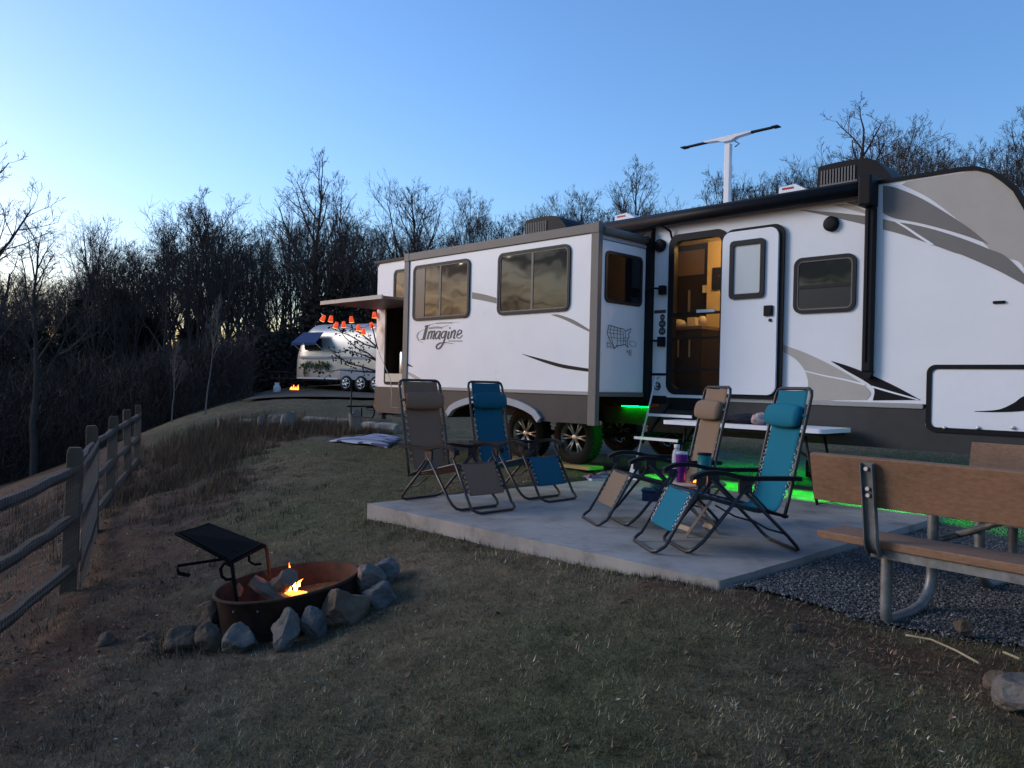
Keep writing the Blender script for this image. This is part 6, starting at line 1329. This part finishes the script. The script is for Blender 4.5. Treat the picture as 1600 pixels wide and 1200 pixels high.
q = Vector(atY(458, 586, 38.0)); ft2 = thing('distant_picnic_table', 'grey wooden picnic table at the far campsite left of the pale trailer', 'picnic table', (q.x, q.y, g1(q.x, q.y)), .2)
for yy in (-.25, 0, .25): MB().bb((-.9, yy - .11, .72), (.9, yy + .11, .76)).build('top_plank', 'fence_wood', ft2)
for yy in (-.65, .65): MB().bb((-.9, yy - .13, .42), (.9, yy + .13, .46)).build('seat_plank', 'fence_wood', ft2)
for xx in (-.6, .6): MB().tube([(xx, -.65, 0), (xx, -.2, .72)], .04, 5).tube([(xx, .65, 0), (xx, .2, .72)], .04, 5).bb((xx - .03, -.7, .36), (xx + .03, .7, .42)).build('leg_frame', 'fence_wood', ft2)

# ------------------------------------------------------------------ string of red cup lights, sapling with berries, rack at the trailer rear
LNT = [((505, 497), 13.30, 25), ((517, 498), 13.35, 10), ((525, 508), 13.4, 20), ((537, 507), 13.5, 0), ((549, 499), 13.6, -5), ((560, 512), 13.7, 5), ((568, 518), 13.8, 5), ((581, 508), 13.9, -25), ((585, 492), 14.0, 0)]
SL = thing('string_lights', 'string of glowing red cup-shaped lights hung under the open rear hatch', 'string lights', fromT(-6.6, -.8) + (0,))
O2 = Vector(SL.location); pts = []
for (uv, Y, tl) in LNT:
    c = Vector(atY(*uv, Y)) - O2; pts.append(c + Vector((0, 0, .07)))
    b = bpy.data.objects.new('cup_light', None); col.objects.link(b); b.parent = SL; b.location = c; b.rotation_euler = (R(8), R(tl), 0)
    MB().lathe([(0, .055), (.026, .052), (.03, .03), (.046, -.05), (.043, -.05), (.027, .03), (0, .045)], 18).build('cup', 'lantern_red', b); MB().lathe([(0, -.058), (.041, -.054), (.036, -.02), (0, .0)], 14).build('bulb', 'lantern_glow', b)
P = []
for i in range(len(pts) - 1): P += [pts[i].lerp(pts[i + 1], k / 5) + Vector((0, 0, -.03 * math.sin(math.pi * k / 5))) for k in range(5)]
P.append(pts[-1]); P.append(Vector(atY(587, 486, 14.02)) - O2); MB().tube(P, .004, 4).build('cord', 'black_plastic', SL)
MB().tube([Vector(atY(581, 508, 13.85)) - O2, Vector(atY(590, 545, 13.9)) - O2], .012, 6).build('support_rod', 'black_metal', SL)
MB().tube(smooth3([Vector(atY(590, 545, 13.9)) - O2, Vector(atY(598, 565, 13.7)) - O2, Vector(atY(610, 592, 13.5)) - O2, Vector(atY(612, 615, 13.4)) - O2, Vector(atY(611, 636, 13.35)) - O2, Vector(atY(624, 638, 13.3)) - O2]), .006, 5).build('power_cord', 'cord_white', SL)
SP = thing('berry_sapling', 'leaning bare sapling with dark berries in front of the pale aluminium trailer', 'sapling', atY(592, 600, 17.0)); O3 = Vector(SP.location); rn = random.Random(17); m = MB(); mb_ = MB()
def twig(P, r_, lev):
    pts = [Vector(atY(u, v, Y)) - O3 for u, v, Y in P]; pts = smooth3(pts); m.tube(pts, [r_ * (1 - .75 * i / (len(pts) - 1)) for i in range(len(pts))], 4)
    if lev:
        for k in range(9):
            i = rn.randrange(2, len(pts)); d = (pts[i] - pts[i - 1]).normalized(); sd_ = Vector((rn.gauss(0, 1), rn.gauss(0, .6), rn.gauss(.2, 1))).normalized(); e_ = pts[i] + (d * .6 + sd_ * .5) * rn.uniform(.15, .45)
            m.tube([pts[i], pts[i].lerp(e_, .5) + Vector((0, 0, .02)), e_], [.006, .005, .003], 3)
            for q in range(3): f = pts[i].lerp(e_, rn.uniform(.3, 1)); mb_.box(f + Vector((rn.gauss(0, .04), 0, rn.gauss(0, .04))), (.03, .03, .028), Matrix.Rotation(rn.uniform(0, 3), 4, 'Y'))
for B in ([(592, 582, 17), (570, 574, 17), (545, 568, 17.1), (525, 556, 17.2), (515, 545, 17.3)], [(592, 566, 17), (575, 552, 17), (556, 543, 17), (540, 528, 17.1), (528, 512, 17.2)], [(592, 545, 17), (570, 538, 17), (548, 525, 17), (520, 514, 17)], [(592, 545, 17), (575, 530, 17), (555, 515, 17), (540, 508, 17)], [(592, 565, 17), (572, 556, 17), (545, 548, 17), (520, 552, 17.1)], [(592, 582, 17), (560, 580, 17), (530, 578, 17.1), (505, 582, 17.2)]): twig(B, .020, 1)
m.tube([Vector(atY(600, 655, 17)) - O3, Vector(atY(596, 610, 17)) - O3, Vector(atY(592, 560, 17)) - O3, Vector(atY(590, 535, 17)) - O3], [.05, .04, .03, .02], 6)
m.build('branches', 'bark', SP); b_ = mb_.build('berries', 'navy_cloth', SP); tag(b_, kind='stuff')
BK = thing('cargo_rack', 'black tubular steel rack sticking out behind the white trailer', 'rack', fromT(-6.98, .5) + (.0,), TROT); m = MB()
m.tube([(.05, .0, .56), (-.9, 0, .56)], .025, 6); m.tube([(-.15, -.55, .62), (-.15, .75, .62)], .018, 6); m.tube([(-.75, -.55, .62), (-.75, .75, .62)], .018, 6); m.build('arm', 'black_metal', BK)
for yy in (-.4, .5): MB().tube([(-.85, yy, .95), (-.85, yy, .50), (-.80, yy, .44), (-.15, yy, .44), (-.1, yy, .50), (-.1, yy, .70)], .016, 6).build('wheel_hoop', 'black_metal', BK)
for yy in (-.4, .5): MB().tube([(-.5, yy, .45), (-.5, yy, .60)], .016, 6).build('strut', 'black_metal', BK)
